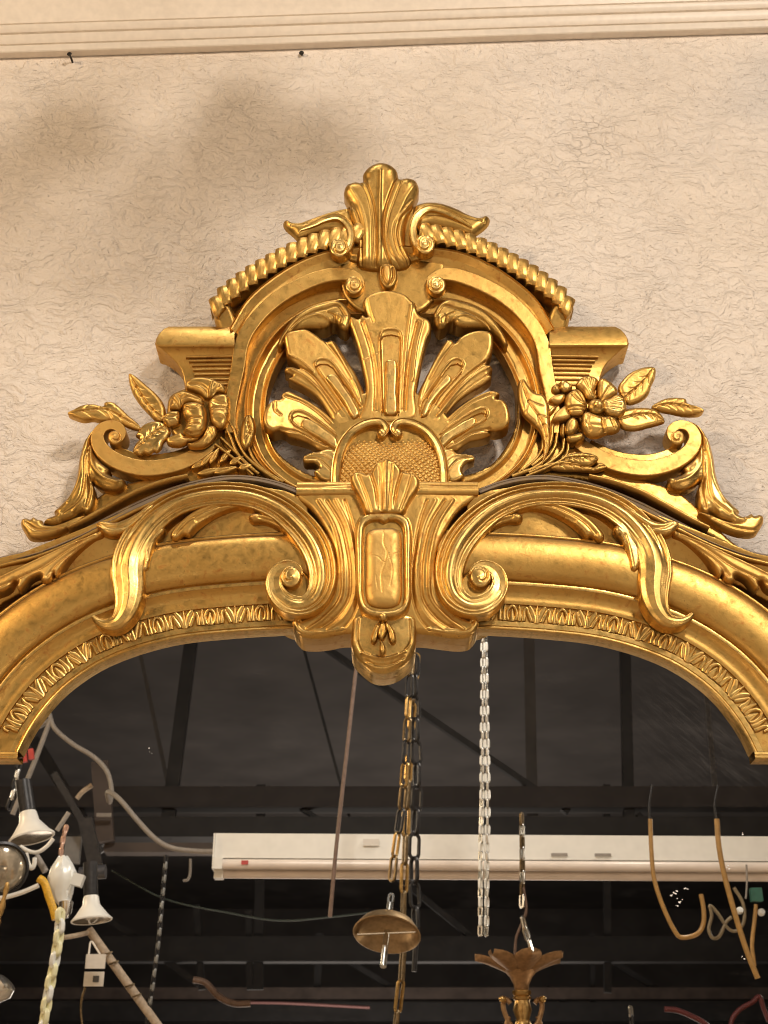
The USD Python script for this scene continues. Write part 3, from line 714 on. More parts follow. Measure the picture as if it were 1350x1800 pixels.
# ---- acanthus in the outer cove
for S in (None, 1364):
    lf = [(178, 930), (150, 942), (118, 955), (85, 970), (50, 986), (20, 1000), (0, 1010), (-40, 1030), (-40, 1045), (0, 1038), (15, 1030), (24, 1018), (30, 1022), (27, 1030), (33, 1034), (42, 1025), (52, 1014), (66, 1008), (72, 1012), (70, 1018), (82, 1021), (90, 1014), (92, 1004), (97, 1012), (104, 1002), (118, 982), (140, 962), (165, 945), (180, 938)]
    g('cove_acanthus', relief(M(lf, S), 118, H=10, rw=7, back=70, ribs=[(M([(172, 935), (120, 965), (75, 995), (40, 1012), (0, 1030)], S), 2.2, -3.5), (M([(165, 938), (110, 962), (50, 990), (0, 1015)], S), 2.0, 2.5), (M([(170, 940), (125, 970), (95, 995), (82, 1012)], S), 2.2, -3.2)], step=1.7), MATTE)
# ---------------------------------------------------------------- cartouche under the crest
CT = thing('cartouche', parent=MIR)
body = [(520, 872), (545, 893), (568, 925), (584, 958), (590, 990), (588, 1020), (578, 1048), (556, 1070), (530, 1082), (519, 1086), (518, 1096), (526, 1109), (545, 1113), (575, 1111), (600, 1106), (618, 1105),
        (735, 1105), (755, 1107), (785, 1111), (812, 1113), (830, 1109), (838, 1096), (836, 1086), (825, 1082), (800, 1070), (778, 1048), (768, 1020), (766, 990), (772, 958), (788, 925), (811, 893), (838, 872), (836, 860), (522, 860)]
rb = []
for S in (None, 1356):
    for xs, w, a in (((560, 585, 598, 602, 598, 570, 540), 2.6, 3.4), ((575, 599, 611, 616, 612, 588, 556), 2.2, -3.6), ((590, 610, 620, 625, 622, 604, 575), 2.6, 2.6), ((606, 619, 627, 632, 630, 618, 600), 1.8, -3.0)):
        rb.append((M(list(zip(xs, (880, 920, 965, 1010, 1050, 1080, 1100))), S), w, a))
bc = [(679, 880, 2), (679, 1000, 0), (679, 1090, -8), (540, 1105, -18), (818, 1105, -18), (560, 1060, -10), (798, 1060, -10), (530, 870, 0), (828, 870, 0), (600, 1000, 3), (758, 1000, 3), (610, 1100, -18), (748, 1100, -18), (585, 960, 2), (773, 960, 2), (640, 960, -1), (718, 960, -1)]
g('body', relief(body, 113, H=8, rw=9, back=31, ctrl=bc, ribs=rb, step=1.7), GOLD, CT)
for S in (None, 1356):
    g('foot_curl', relief(M([(520, 1083), (514, 1092), (517, 1103), (527, 1112), (545, 1115), (570, 1112), (600, 1107), (612, 1105), (600, 1098), (570, 1101), (548, 1102), (537, 1098), (533, 1090), (526, 1083)], S), 88, H=7, rw=6, back=31, ribs=[(M([(524, 1090), (534, 1104), (565, 1107), (598, 1102)], S), 2, -2.5)], step=1.5), BURN, CT)
    g('side_flute', relief(M([(597, 876), (618, 876), (632, 890), (630, 912), (622, 918), (612, 900)], S), 112, H=5, rw=5, back=80, ribs=[(M([(606, 880), (622, 905)], S), 1.8, -2)], step=1.5), BURN, CT)
# oval frame, recess and cabochon
fr_ = [(678, 898), (700, 900), (717, 909), (723, 926), (723, 990), (722, 1050), (716, 1070), (700, 1081), (678, 1084), (656, 1081), (640, 1070), (634, 1050), (631, 990), (631, 926), (637, 909), (654, 900)]
hole_ = [(678, 917), (668, 913), (656, 915), (647, 924), (645, 945), (644, 1000), (645, 1048), (650, 1062), (663, 1070), (678, 1071), (693, 1070), (706, 1062), (710, 1048), (710, 1000), (709, 945), (707, 924), (699, 915), (688, 913)]
wid = lambda pts: [(675.5 + (x - 678) * 1.07, y) for x, y in pts]
fr_, hole_ = wid(fr_), wid(hole_)
g('oval_frame', relief(fr_, 136, H=10, rw=6.5, back=60, holes=[hole_], step=1.5, ribs=[]), BURN, CT)
g('panel_recess', relief(fr_, 121, H=1, rw=3, back=60, step=3), BRONZE, CT)
cab = [(678, 924), (695, 925), (704, 933), (706, 950), (706, 1000), (706, 1045), (701, 1060), (690, 1066), (676, 1067), (662, 1065), (652, 1058), (648, 1043), (648, 1000), (648, 950), (650, 934), (660, 926)]
ck = [([(676, 930), (674, 955), (680, 970), (676, 990), (670, 1010), (672, 1040)], .7, -1.1), ([(652, 975), (664, 978), (676, 988), (690, 975), (700, 970)], .6, -.8), ([(684, 975), (690, 1000), (686, 1030)], .5, -.7), ([(660, 1010), (664, 1035)], .5, -.6)]
g('cabochon', relief([(674.5 + (x - 677) * 1.13, y) for x, y in cab], 136, H=12, rw=19, back=70, ribs=ck, step=1.3, wob=.5), MATTE, CT)
g('bead', dome(674, 1081, 138, 7.5, 7, back=80), BURN, CT)
# ledge on top, in two lengths either side of the palmette
for x0, x1 in ((521, 640), (722, 841)):
    V, F = [], []
    pf = [(0, 60), (0, 116), (2, 119.5), (6, 121.5), (10, 121), (13, 118), (14.5, 112), (17, 112), (19.5, 114), (21.5, 113.5), (23, 109), (25, 108), (28, 105), (30, 98), (31, 60)]
    a0, a1 = W(x0, 869, dm(118)), W(x1, 869, dm(118))
    for q in (a0, a1):
        for h, d in pf: V.append((q[0] / 1000, -dm(d) / 1000, (a0[1] + h) / 1000))
    k = len(pf); F = [(j, k + j, k + j + 1) for j in range(k - 1)] + [(j, k + j + 1, j + 1) for j in range(k - 1)]
    V += [(a0[0] / 1000, -.05, (a0[1] + 14) / 1000), (a1[0] / 1000, -.05, (a0[1] + 14) / 1000)]
    F += [(j + 1, 2 * k, j) for j in range(k - 1)] + [(k + j, 2 * k + 1, k + j + 1) for j in range(k - 1)]
    g('ledge', (np.array(V), np.array(F)), GOLD, CT, smooth=30)
pal = [(616, 836), (622, 830), (634, 829), (645, 833), (652, 829), (658, 818), (667, 811), (680, 808), (694, 812), (703, 821), (708, 828), (716, 830), (727, 832), (736, 840), (737, 852), (731, 864), (722, 877), (716, 888), (710, 899), (678, 901), (644, 900), (637, 886), (630, 872), (622, 858), (617, 846)]
pr = [([(678, 812), (677, 850), (676, 898)], 3.2, 3.0), ([(652, 832), (661, 862), (664, 896)], 2.0, -4.2, 'end'), ([(706, 829), (697, 860), (692, 896)], 2.0, -4.2, 'end'), ([(630, 836), (643, 868), (652, 897)], 1.9, -2.6), ([(724, 836), (714, 868), (703, 897)], 1.9, -2.6), ([(667, 816), (669, 850), (670, 895)], 1.5, -2), ([(690, 816), (687, 850), (684, 895)], 1.5, -2)]
g('palmette', relief(pal, 142, H=9, rw=7, back=90, ribs=pr, tilt=[((678, 870), (678, 812), 5, 2)], step=1.5), GOLD, CT)
for i, y in enumerate((864, 872, 880, 888)): g('pearl', dome(676, y, 145, 3.6 - .3 * i, 3.5, back=120), BURN, CT, smooth=60)

# pendant under the cartouche
PD = thing('pendant', parent=MIR)
pend = [(620, 1085), (618, 1105), (617, 1130), (622, 1146), (632, 1157), (644, 1168), (655, 1175), (668, 1178), (682, 1177), (698, 1172), (712, 1163), (724, 1151), (730, 1138), (732, 1115), (731, 1085), (720, 1078), (676, 1076), (632, 1078)]
pb = [([(630, 1090), (628, 1125), (636, 1142), (650, 1149)], 1.6, -3), ([(721, 1090), (722, 1125), (714, 1138), (702, 1146)], 1.6, -3), ([(638, 1146), (655, 1153), (674, 1156), (694, 1152), (710, 1143)], 2.4, 4.5), ([(642, 1157), (660, 1165), (676, 1166), (696, 1161), (710, 1152)], 1.6, -3.0), ([(644, 1163), (662, 1171), (682, 1171), (704, 1160)], 1.8, 2)]
g('pendant_body', relief(pend, 98, H=11, rw=12, back=31, ribs=pb, ctrl=[(676, 1085, 6), (676, 1120, 2), (676, 1170, -8), (625, 1110, -2), (726, 1110, -2), (625, 1150, -8), (722, 1150, -8)], step=1.5), BURN, PD)
for pts in ([(668, 1089), (659, 1100), (653, 1115), (652, 1126), (657, 1129), (663, 1124), (665, 1112), (669, 1102)], [(678, 1089), (688, 1098), (695, 1112), (696, 1126), (690, 1130), (684, 1124), (681, 1110), (676, 1100)], [(673, 1088), (665, 1102), (664, 1116), (671, 1124), (678, 1116), (680, 1102)], [(670, 1124), (667, 1135), (668, 1146), (673, 1150), (678, 1145), (677, 1134)]):
    c0 = np.mean(pts, 0)
    g('husk_petal', relief(pts, 122 if len(pts) == 6 else 117, H=7, rw=5, back=80, ribs=[([tuple(pts[0]), tuple(c0), tuple(pts[4 if len(pts) == 8 else 3])], 1.2, -1.4)], step=1.2), BRONZE, PD)

# ---------------------------------------------------------------- crest: ring, cornice, abacus blocks
for S, fl in ((None, False), (1378, True)):
    # outer flat band of the ring, ending in a small volute
    bnd = [(405, 760, 84, 22), (404, 725, 86, 24), (410, 685, 88, 26), (418, 645, 90, 28), (423, 610, 92, 29), (434, 582, 94, 30), (461, 547, 95, 31), (494, 519, 96, 33), (528, 500, 97, 34), (560, 487, 98, 34), (590, 481, 99, 33), (613, 482, 100, 29), (629, 490, 101, 24), (631, 502, 102, 19), (622, 509, 102, 15), (614, 502, 103, 12), (617, 494, 103, 9)]
    if S: bnd = [(x - np.interp(x, [560, 630], [0, 12]), y, d, w) for x, y, d, w in bnd]
    g('ring_band', sweep(M(bnd, S), 'flat', hh=14, back=30, flip=fl, wob=.35), GOLD)
    e = M([(622 - (12 if S else 0), 500)], S)[0]
    g('band_eye', volute(e[0], e[1], 109, 16, S is None, back=86), BURN)
    # inner moulding round the opening
    rg = [(640, 535, 78, 38), (600, 536, 79, 40), (560, 545, 80, 42), (522, 566, 81, 43), (490, 597, 82, 43), (466, 638, 82, 43), (452, 680, 82, 41), (448, 720, 82, 40), (452, 760, 82, 39), (467, 797, 82, 38), (494, 827, 82, 36), (528, 848, 82, 34), (556, 856, 82, 32)]
    if S: rg = [(x + np.interp(y, [560, 700, 850], [0, -3, 3]), y, d, w) for x, y, d, w in rg]
    g('ring_moulding', sweep(M(rg, S), 'ring', hh=19, back=34, flip=not fl, wob=.25), GOLD)
    # soffit of the cornice and its fillet
    so = [(420, 583, 104, 40), (452, 536, 106, 48), (490, 503, 108, 50), (535, 474, 110, 48), (580, 455, 112, 42), (640, 445, 112, 34), (689, 442, 112, 30)]
    g('cornice_soffit', sweep(M(so, S), [(-1, .1), (-.8, .12), (-.3, .22), (.3, .5), (.75, .9), (.8, .82), (.9, .85), (.95, 1), (1, .95)], hh=24, back=26, flip=fl), GOLD)
    # rope moulding: core and strands
    rp = [(379, 541, 118, 26), (390, 523, 119, 29), (407, 508, 120, 31), (438, 485, 121, 32), (476, 462, 122, 32), (518, 440, 123, 32), (563, 422, 124, 32), (605, 411, 124, 31), (640, 405, 124, 30)]
    RM = thing('rope_moulding', parent=MIR)
    g('core', sweep(M([(x, y, d_ - 1.5, w_ * .97) for x, y, d_, w_ in rp], S), 'round', hh=12, back=40, flip=fl), BRONZE, RM)
    R = resample(catmull(rp, n=12), 1.0); L = len(R)
    ns = 15
    for k in range(ns):
        u = int((k + .35) / ns * (L - 1))
        c, tt = R[u], R[min(u + 3, L - 1)] - R[max(u - 3, 0)]
        tt = tt[:2] / np.linalg.norm(tt[:2]); nn = np.array([tt[1], -tt[0]])   # towards the outer edge
        ln, w_ = c[3] * .47, 26.0
        pts = []
        for v in np.linspace(-1, 1, 7):
            sh = 7.5 * v + 2.0 * math.sin(v * 2.4)
            dep = c[2] - 12 + 13 * math.sqrt(max(0, 1 - (v * .93) ** 2))
            pts.append((c[0] + nn[0] * ln * v + tt[0] * sh, c[1] + nn[1] * ln * v + tt[1] * sh, dep, w_ * (1 - .12 * abs(v) ** 3)))
        g('rope_strand', sweep(M(pts, S), [(-1, 0), (-.8, .55), (-.5, .85), (0, 1), (.4, .9), (.7, .62), (.85, .3), (1, 0)], hh=4.2, back=c[2] - 26, flip=fl, step=2.2), GOLD, RM)
    # end return of the cornice
    g('cornice_end', relief(M([(374, 548), (372, 532), (378, 520), (392, 528), (404, 532), (418, 560), (426, 578), (410, 578), (384, 572), (378, 562)], S), 112, H=12, rw=12, back=26, ctrl=M([(376, 530, 0), (420, 578, -22), (380, 566, -14), (400, 530, -2)], S), step=1.7), GOLD)
    # abacus block with fluted neck
    AB = thing('abacus_block', parent=MIR)
    lev = [(574, 294, 82, 412), (578, 286, 90, 412), (585, 279, 95, 412), (594, 274, 99, 412), (603, 272, 101, 412), (606, 273, 101, 412), (609, 277, 98, 412), (612, 283, 92, 412), (618, 290, 84, 412), (626, 299, 76, 412), (636, 309, 70, 412), (648, 317, 66, 412), (662, 322, 63, 412), (700, 327, 61, 412), (760, 330, 60, 412)]
    V, F = [], []
    zz = []
    for y, xl, d, xr in lev:
        d = dm(d)
        a_, b_ = W(*M([(xl, y)], S)[0], d), W(*M([(xr, y)], S)[0], d)
        sg_ = 1 if S is None else -1
        r_ = 3.0
        V += [(a_[0] / 1000, -.018, a_[1] / 1000), (a_[0] / 1000, -(d - r_) / 1000, a_[1] / 1000), ((a_[0] + sg_ * r_) / 1000, -d / 1000, a_[1] / 1000), (b_[0] / 1000, -d / 1000, a_[1] / 1000)]
    for i in range(len(lev) - 1):
        for j in range(3):
            q = i * 4 + j; F += [(q, q + 4, q + 5), (q, q + 5, q + 1)]
    F += [(0, 1, 2), (0, 2, 3)]
    F = np.array(F)
    g('block', (np.array(V), F if S is None else F[:, ::-1]), GOLD, AB, smooth=26)
    for k in range(8):
        y = 626 + k * 7.2 + k * k * .18
        xl = np.interp(y, [620, 640, 690], [322, 337, 350])
        g('flute', sweep(M([(xl, y, np.interp(y, [620, 640, 662, 700], [88, 75, 69, 66]), 5.6), (372, y - .8, np.interp(y, [620, 640, 662, 700], [88, 75, 69, 66]), 5.6), (408, y - 1.2, np.interp(y, [620, 640, 662, 700], [88, 75, 69, 66]), 5.6)], S), 'round', hh=4, back=56, flip=fl), MATTE, AB)
# ---------------------------------------------------------------- finial leaf with its two wings
FN = thing('finial', parent=MIR)
k3 = lambda pts, ox=450, oy=270, s=1/3: [(ox + x * s, oy + y * s) for x, y in pts]
fin = k3([(565, 105), (600, 70), (650, 53), (700, 60), (742, 88), (757, 130), (800, 126), (843, 140), (860, 183), (846, 225), (830, 262), (812, 300), (795, 350), (788, 410), (792, 460), (808, 505), (820, 540), (800, 568), (740, 582), (660, 586), (580, 578), (535, 556), (528, 500), (527, 440), (516, 380), (500, 330), (490, 295), (495, 262), (472, 225), (463, 195), (478, 160), (520, 146), (562, 145)])
fr2 = [(k3([(655, 110), (652, 250), (652, 400), (652, 570)]), 3.4, 3.2), (k3([(575, 150), (612, 240), (630, 340), (632, 570)]), 1.7, -4), (k3([(742, 140), (700, 240), (676, 330), (672, 430), (690, 520), (715, 575)]), 1.8, -5),
       (k3([(545, 150), (590, 235), (610, 330), (612, 570)]), 1.5, -2.2), (k3([(500, 255), (535, 325), (555, 420), (556, 560)]), 1.6, -3.4), (k3([(768, 160), (735, 240), (705, 320), (690, 420), (712, 510), (755, 570)]), 1.5, -2.6), (k3([(832, 262), (775, 325), (748, 410), (765, 490), (805, 555)]), 1.6, -3.6), (k3([(820, 240), (770, 300), (728, 380), (728, 440), (755, 520), (790, 565)]), 1.4, -2.6),
       (k3([(490, 180), (540, 260), (575, 380), (580, 560)]), 2.4, 1.6), (k3([(840, 170), (785, 250), (745, 350)]), 2.6, 1.6)]
g('finial_leaf', relief(fin, 120, H=17, rw=24, back=70, ribs=fr2, tilt=[((665, 420), (665, 300), 12, 1.6), ((665, 400), (665, 464), -7, 1.5)], step=1.5), BRONZE, FN)
lw = k3([(500, 275), (470, 272), (410, 285), (330, 310), (270, 332), (225, 347), (192, 345), (165, 331), (143, 340), (141, 358), (155, 382), (190, 412), (224, 440), (280, 420), (350, 402), (420, 398), (470, 408), (505, 420), (515, 360)])
g('wing', relief(lw, 118, H=17, rw=17, back=92, ribs=[(k3([(470, 300), (360, 325), (260, 365), (190, 375)]), 2.2, -2.5), (k3([(460, 345), (380, 355), (300, 380), (230, 405)]), 2.0, -2)], step=1.6), BRONZE, FN)
rw_ = k3([(835, 262), (868, 246), (920, 238), (985, 246), (1060, 272), (1130, 306), (1180, 319), (1213, 309), (1235, 322), (1228, 355), (1188, 393), (1136, 420), (1090, 406), (1000, 386), (920, 372), (860, 380), (830, 330)])
g('wing', relief(rw_, 118, H=17, rw=17, back=92, ribs=[(k3([(880, 280), (980, 285), (1080, 325), (1190, 350)]), 2.2, -2.5), (k3([(900, 320), (980, 325), (1060, 355), (1130, 390)]), 2.0, -2)], step=1.6), BRONZE, FN)
c1 = [(585, 372, 112, 8), (570, 362, 118, 16)]
lc = [(*k3([(x, y)])[0], d, w / 3) for x, y, d, w in [(230, 400, 118, 20), (300, 372, 122, 36), (370, 340, 125, 44), (430, 330, 127, 48), (478, 360, 128, 50), (500, 410, 129, 48), (496, 465, 130, 46), (470, 512, 130, 42), (432, 522, 131, 36), (408, 500, 131, 30), (412, 472, 132, 26), (436, 464, 132, 20), (448, 482, 132, 16)]]
g('curl', sweep(lc, 'edge', hh=12, back=92, step=1.6), BURN, FN)
rc = [(*k3([(x, y)])[0], d, w / 3) for x, y, d, w in [(1140, 385, 118, 20), (1060, 335, 122, 34), (985, 300, 125, 42), (915, 285, 127, 46), (860, 315, 128, 50), (832, 370, 129, 48), (830, 425, 130, 46), (850, 480, 130, 44), (890, 505, 131, 38), (925, 490, 131, 32), (928, 458, 132, 26), (904, 446, 132, 20), (890, 464, 132, 16)]]
g('curl', sweep(rc, 'edge', hh=12, back=92, flip=True, step=1.6), BURN, FN)
for (x, y), cw in zip(k3([(438, 492), (893, 475)]), (True, False)): g('curl_eye', volute(x, y, 134, 17, cw, back=108), BURN, FN)
g('finial_back', relief([(596, 392), (606, 366), (628, 352), (668, 340), (712, 352), (738, 366), (752, 392), (764, 440), (690, 462), (596, 446)], 96, H=8, rw=12, back=40, step=2.2), BRONZE, FN)
g('crown_block', relief([(600, 454), (690, 447), (778, 452), (776, 500), (760, 530), (735, 548), (640, 548), (612, 530), (598, 500)], 82, H=6, rw=8, back=30, step=2.2), BRONZE, FN)
# bud under the finial
g('bud_cup', relief(k3([(655, 585), (648, 625), (655, 665), (680, 700), (705, 705), (730, 690), (745, 655), (742, 610), (725, 585), (690, 575)]), 104, H=6, rw=5, back=70, ribs=[(k3([(668, 600), (665, 650), (695, 690), (725, 650), (722, 600)]), 2.0, -4)], step=1.2), BRONZE, FN)
g('bud', relief(k3([(672, 590), (668, 625), (680, 660), (697, 678), (712, 655), (716, 620), (708, 588), (690, 580)]), 110, H=8, rw=7, back=80, step=1.2), MATTE, FN)

# ---------------------------------------------------------------- shell
SH = thing('shell', parent=MIR)
def lobe(out, spine, slot, tongue, d, lip, ribs=(), root=0):
    """fan blade: hollowed either side of a U slot that holds a raised tongue"""
    q0, q1 = spine
    rb_ = [(slot, 1.8, 3.4)] + list(ribs)
    sp_ = Polygon(to_plane(slot, d)).buffer(0)
    def dig(P, dist):
        inn = contains_xy(sp_, P[:, 0], P[:, 1])
        return np.where(inn, -3.0, 0)
    p = g('shell_blade', relief(out, d, H=8, rw=8.5, back=max(34, d - 34), ribs=rb_, tilt=[(q0, q1, lip, 1.7)] + ([(q1, q0, root, 1.5)] if root else []), extra=dig, step=1.5), GOLD, SH)
    g('blade_tongue', relief(tongue, d + 6 + lip * .2, H=8, rw=6, back=d - 12, tilt=[(q0, q1, lip * .35, 1.5)], step=1.3), BURN, p)
cl = k3([(590, 765), (650, 744), (720, 742), (790, 762), (822, 790), (838, 800), (862, 860), (915, 890), (924, 940), (905, 985), (885, 1060), (865, 1150), (845, 1260), (840, 1390), (540, 1400), (562, 1330), (578, 1235), (560, 1130), (532, 1020), (505, 945), (490, 905), (500, 868), (540, 880), (560, 860), (585, 872), (572, 830), (566, 790)])
lobe(cl, ((693, 730), (693, 525)), k3([(664, 1360), (660, 1200), (655, 1050), (655, 975), (672, 948), (712, 940), (750, 948), (765, 975), (764, 1050), (758, 1200), (752, 1360)]),
     k3([(682, 1370), (680, 1250), (680, 1120), (686, 1088), (714, 1080), (742, 1088), (748, 1120), (746, 1250), (742, 1370)]), 84, 14,
     [(k3([(560, 900), (610, 1050), (632, 1200), (630, 1350)]), 3, -3.2), (k3([(850, 900), (815, 1050), (795, 1200), (785, 1350)]), 2.2, -3.6), (k3([(820, 820), (800, 960), (780, 1150), (770, 1340)]), 2.4, 2.2), (k3([(585, 790), (600, 850), (620, 900)]), 1.8, -2.5), (k3([(880, 900), (850, 1010), (825, 1200)]), 1.8, 2.2), (k3([(560, 1090), (600, 1075), (655, 1050)]), .7, -1.2)])
lobe(k3([(150, 985), (172, 962), (215, 950), (265, 944), (312, 965), (372, 1000), (392, 992), (415, 998), (442, 1032), (480, 1090), (522, 1150), (560, 1230), (582, 1290), (575, 1390), (430, 1440), (388, 1382), (340, 1312), (290, 1262), (205, 1215), (168, 1195), (190, 1180), (152, 1160), (158, 1138), (185, 1132), (230, 1140), (165, 1085), (160, 1060), (152, 1020)]), ((640, 720), (515, 595)),
     k3([(500, 1390), (440, 1300), (370, 1205), (330, 1150), (312, 1120), (335, 1098), (375, 1098), (405, 1115), (440, 1160), (500, 1240), (550, 1330)]), k3([(515, 1395), (460, 1310), (400, 1230), (365, 1185), (375, 1165), (400, 1158), (425, 1165), (470, 1225), (520, 1300), (548, 1370)]), 80, 16,
     [(k3([(180, 1150), (260, 1190), (340, 1260), (420, 1370)]), 2.4, 3.2), (k3([(200, 1120), (290, 1170), (370, 1260), (460, 1380)]), 2.2, -4.2), (k3([(400, 1010), (470, 1130), (530, 1240), (560, 1340)]), 3.2, 2.6), (k3([(370, 1010), (430, 1080), (500, 1190)]), 2.0, -2.6), (k3([(175, 1080), (240, 1110), (300, 1160)]), 1.6, 2.5)])
lobe(k3([(1238, 968), (1185, 952), (1120, 960), (1070, 985), (1048, 1008), (1030, 990), (1005, 994), (980, 1022), (950, 1070), (902, 1160), (855, 1255), (838, 1310), (865, 1390), (965, 1430), (1005, 1370), (1062, 1310), (1130, 1262), (1212, 1217), (1243, 1185), (1230, 1170), (1246, 1150), (1238, 1128), (1215, 1122), (1238, 1075), (1250, 1015)]), ((735, 720), (855, 600)),
     k3([(860, 1380), (880, 1300), (940, 1210), (1000, 1130), (1030, 1102), (1065, 1095), (1090, 1115), (1082, 1150), (1030, 1210), (960, 1290), (910, 1380)]), k3([(870, 1385), (885, 1320), (930, 1250), (980, 1190), (1010, 1160), (1032, 1175), (1035, 1200), (985, 1250), (930, 1320), (900, 1380)]), 80, 16,
     [(k3([(1230, 1140), (1140, 1190), (1050, 1270), (960, 1380)]), 2.4, 3.2), (k3([(1210, 1110), (1110, 1180), (1020, 1270), (930, 1385)]), 2.2, -4.2), (k3([(1010, 1005), (930, 1130), (880, 1240), (860, 1330)]), 3.2, 2.6), (k3([(1045, 1010), (980, 1090), (920, 1190)]), 2.0, -2.6), (k3([(1235, 1170), (1150, 1220), (1060, 1290), (980, 1390)]), 1.5, -2.2)])
lobe(k3([(140, 1288), (172, 1270), (222, 1285), (300, 1320), (370, 1366), (430, 1432), (430, 1510), (385, 1562), (330, 1562), (282, 1532), (222, 1512), (175, 1502), (150, 1482), (125, 1476), (90, 1486), (52, 1468), (40, 1425), (58, 1362), (100, 1322), (130, 1316)]), ((600, 770), (475, 740)),
     k3([(440, 1560), (330, 1500), (250, 1460), (205, 1440), (185, 1415), (195, 1385), (225, 1372), (270, 1382), (350, 1430), (430, 1490)]), k3([(430, 1555), (330, 1500), (262, 1462), (235, 1440), (240, 1408), (262, 1395), (300, 1405), (370, 1450), (430, 1500)]), 80, 20,
     [(k3([(150, 1300), (240, 1320), (330, 1370), (420, 1450)]), 2.4, -3.2), (k3([(160, 1490), (240, 1495), (320, 1530), (390, 1560)]), 2.2, 2.6), (k3([(130, 1470), (230, 1480), (330, 1520)]), 1.8, -3.2), (k3([(100, 1340), (105, 1380), (130, 1400)]), 2.5, -2.5)])
lobe(k3([(1242, 1270), (1182, 1281), (1112, 1312), (1042, 1360), (970, 1432), (960, 1510), (1000, 1562), (1060, 1563), (1122, 1524), (1190, 1512), (1237, 1492), (1222, 1474), (1262, 1478), (1305, 1468), (1332, 1440), (1328, 1375), (1300, 1325), (1262, 1312), (1282, 1290)]), ((760, 770), (890, 738)),
     k3([(960, 1560), (1050, 1490), (1130, 1450), (1190, 1425), (1216, 1400), (1212, 1370), (1190, 1362), (1150, 1372), (1060, 1420), (970, 1480)]), k3([(970, 1555), (1050, 1495), (1120, 1458), (1160, 1432), (1165, 1405), (1150, 1388), (1110, 1400), (1040, 1440), (970, 1490)]), 80, 20,
     [(k3([(1230, 1290), (1140, 1320), (1050, 1380), (970, 1460)]), 2.4, -3.2), (k3([(1220, 1490), (1140, 1495), (1070, 1530), (1000, 1560)]), 2.2, 2.6), (k3([(1230, 1465), (1140, 1478), (1050, 1525)]), 1.8, -3.2)])
for pts, rbs in ((k3([(420, 1560), (370, 1550), (330, 1563), (292, 1568), (250, 1588), (246, 1606), (260, 1622), (305, 1625), (330, 1650), (305, 1668), (330, 1705), (395, 1725), (430, 1650)]), [(k3([(260, 1605), (330, 1610), (400, 1670)]), 1.8, -2.6), (k3([(300, 1580), (360, 1590), (410, 1620)]), 1.6, 2)]),
                 (k3([(985, 1560), (1030, 1552), (1070, 1575), (1112, 1578), (1150, 1586), (1154, 1606), (1115, 1624), (1090, 1660), (1100, 1700), (1020, 1730), (985, 1650)]), [(k3([(1140, 1600), (1070, 1610), (1010, 1670)]), 1.8, -2.6), (k3([(1110, 1590), (1050, 1590), (1000, 1620)]), 1.6, 2)])):
    g('shell_tip', relief(pts, 84, H=8, rw=8, back=40, ribs=rbs, step=1.4), BURN, SH)
g('shell_root', relief([(580, 858), (574, 810), (574, 750), (615, 700), (650, 686), (686, 682), (722, 686), (758, 700), (799, 750), (797, 810), (792, 858)], 80, H=5, rw=8, back=36, step=2.4), BRONZE, SH)

# arched boss with cross-hatched field
BO = thing('boss', parent=MIR)
def hatch(P, dist):
    a, b = P[:, 0] * .80 + P[:, 1] * .60, -P[:, 0] * .62 + P[:, 1] * .78
    q = np.minimum(np.abs((a / 7.6) % 1 - .5), np.abs((b / 7.0) % 1 - .5)) * 2
    return -2.6 * np.exp(-(q / .34) ** 2)
g('hatched_field', relief([(598, 858), (600, 820), (610, 790), (630, 765), (660, 754), (685, 760), (710, 754), (745, 764), (768, 790), (778, 820), (778, 858)], 92, H=3, rw=5, back=60, extra=hatch, ctrl=[(600, 820, -2), (778, 820, -2), (684, 770, -8), (684, 840, 6), (640, 810, 5), (735, 810, 5)], step=.95, wob=1.0), MATTE, BO)
for S, fl in ((None, False), (1371, True)):
    rim = [(591, 862, 98, 17), (590, 835, 99, 17), (593, 805, 100, 17), (604, 775, 101, 17), (624, 752, 102, 16.5), (650, 740, 103, 16), (670, 740, 104, 15.5), (679, 750, 104, 14), (675, 760, 104, 11), (671, 765, 104, 8)]
    g('boss_rim', sweep(M(rim, S), [(-1, .35), (-.9, .8), (-.6, .98), (0, .95), (.5, .8), (.66, .62), (.75, .8), (.9, .82), (1, .3)], hh=12, back=60, flip=fl, step=1.6, wob=.3), BURN, BO)
    g('rim_end', dome(*M([(672, 758)], S)[0], 106, 8.5, 7, back=80), BURN, BO)

# ---------------------------------------------------------------- leaves that lie along the inside of the ring
for S in (None, 1374):
    lf = k3([(110, 1005), (135, 935), (195, 855), (270, 803), (345, 777), (420, 762), (470, 786), (502, 838), (498, 890), (474, 924), (440, 912), (420, 888), (402, 884), (385, 902), (345, 912), (262, 914), (205, 930), (160, 968), (130, 1010)])
    if S: lf = [(x - 6, y - 2) for x, y in lf]
    g('ring_leaf', relief(M(lf, S), 106, H=12, rw=11, back=44, ribs=[(M(k3([(140, 980), (220, 880), (310, 830), (370, 815), (430, 800), (470, 850)]), S), 2.2, -3.6), (M(k3([(180, 930), (260, 870), (330, 850), (372, 868), (392, 892)]), S), 2.4, 3.0), (M(k3([(380, 835), (410, 850), (416, 878)]), S), 1.8, -3.4), (M(k3([(430, 850), (452, 868), (450, 896)]), S), 2.6, 2.6)], step=1.4), BRONZE)

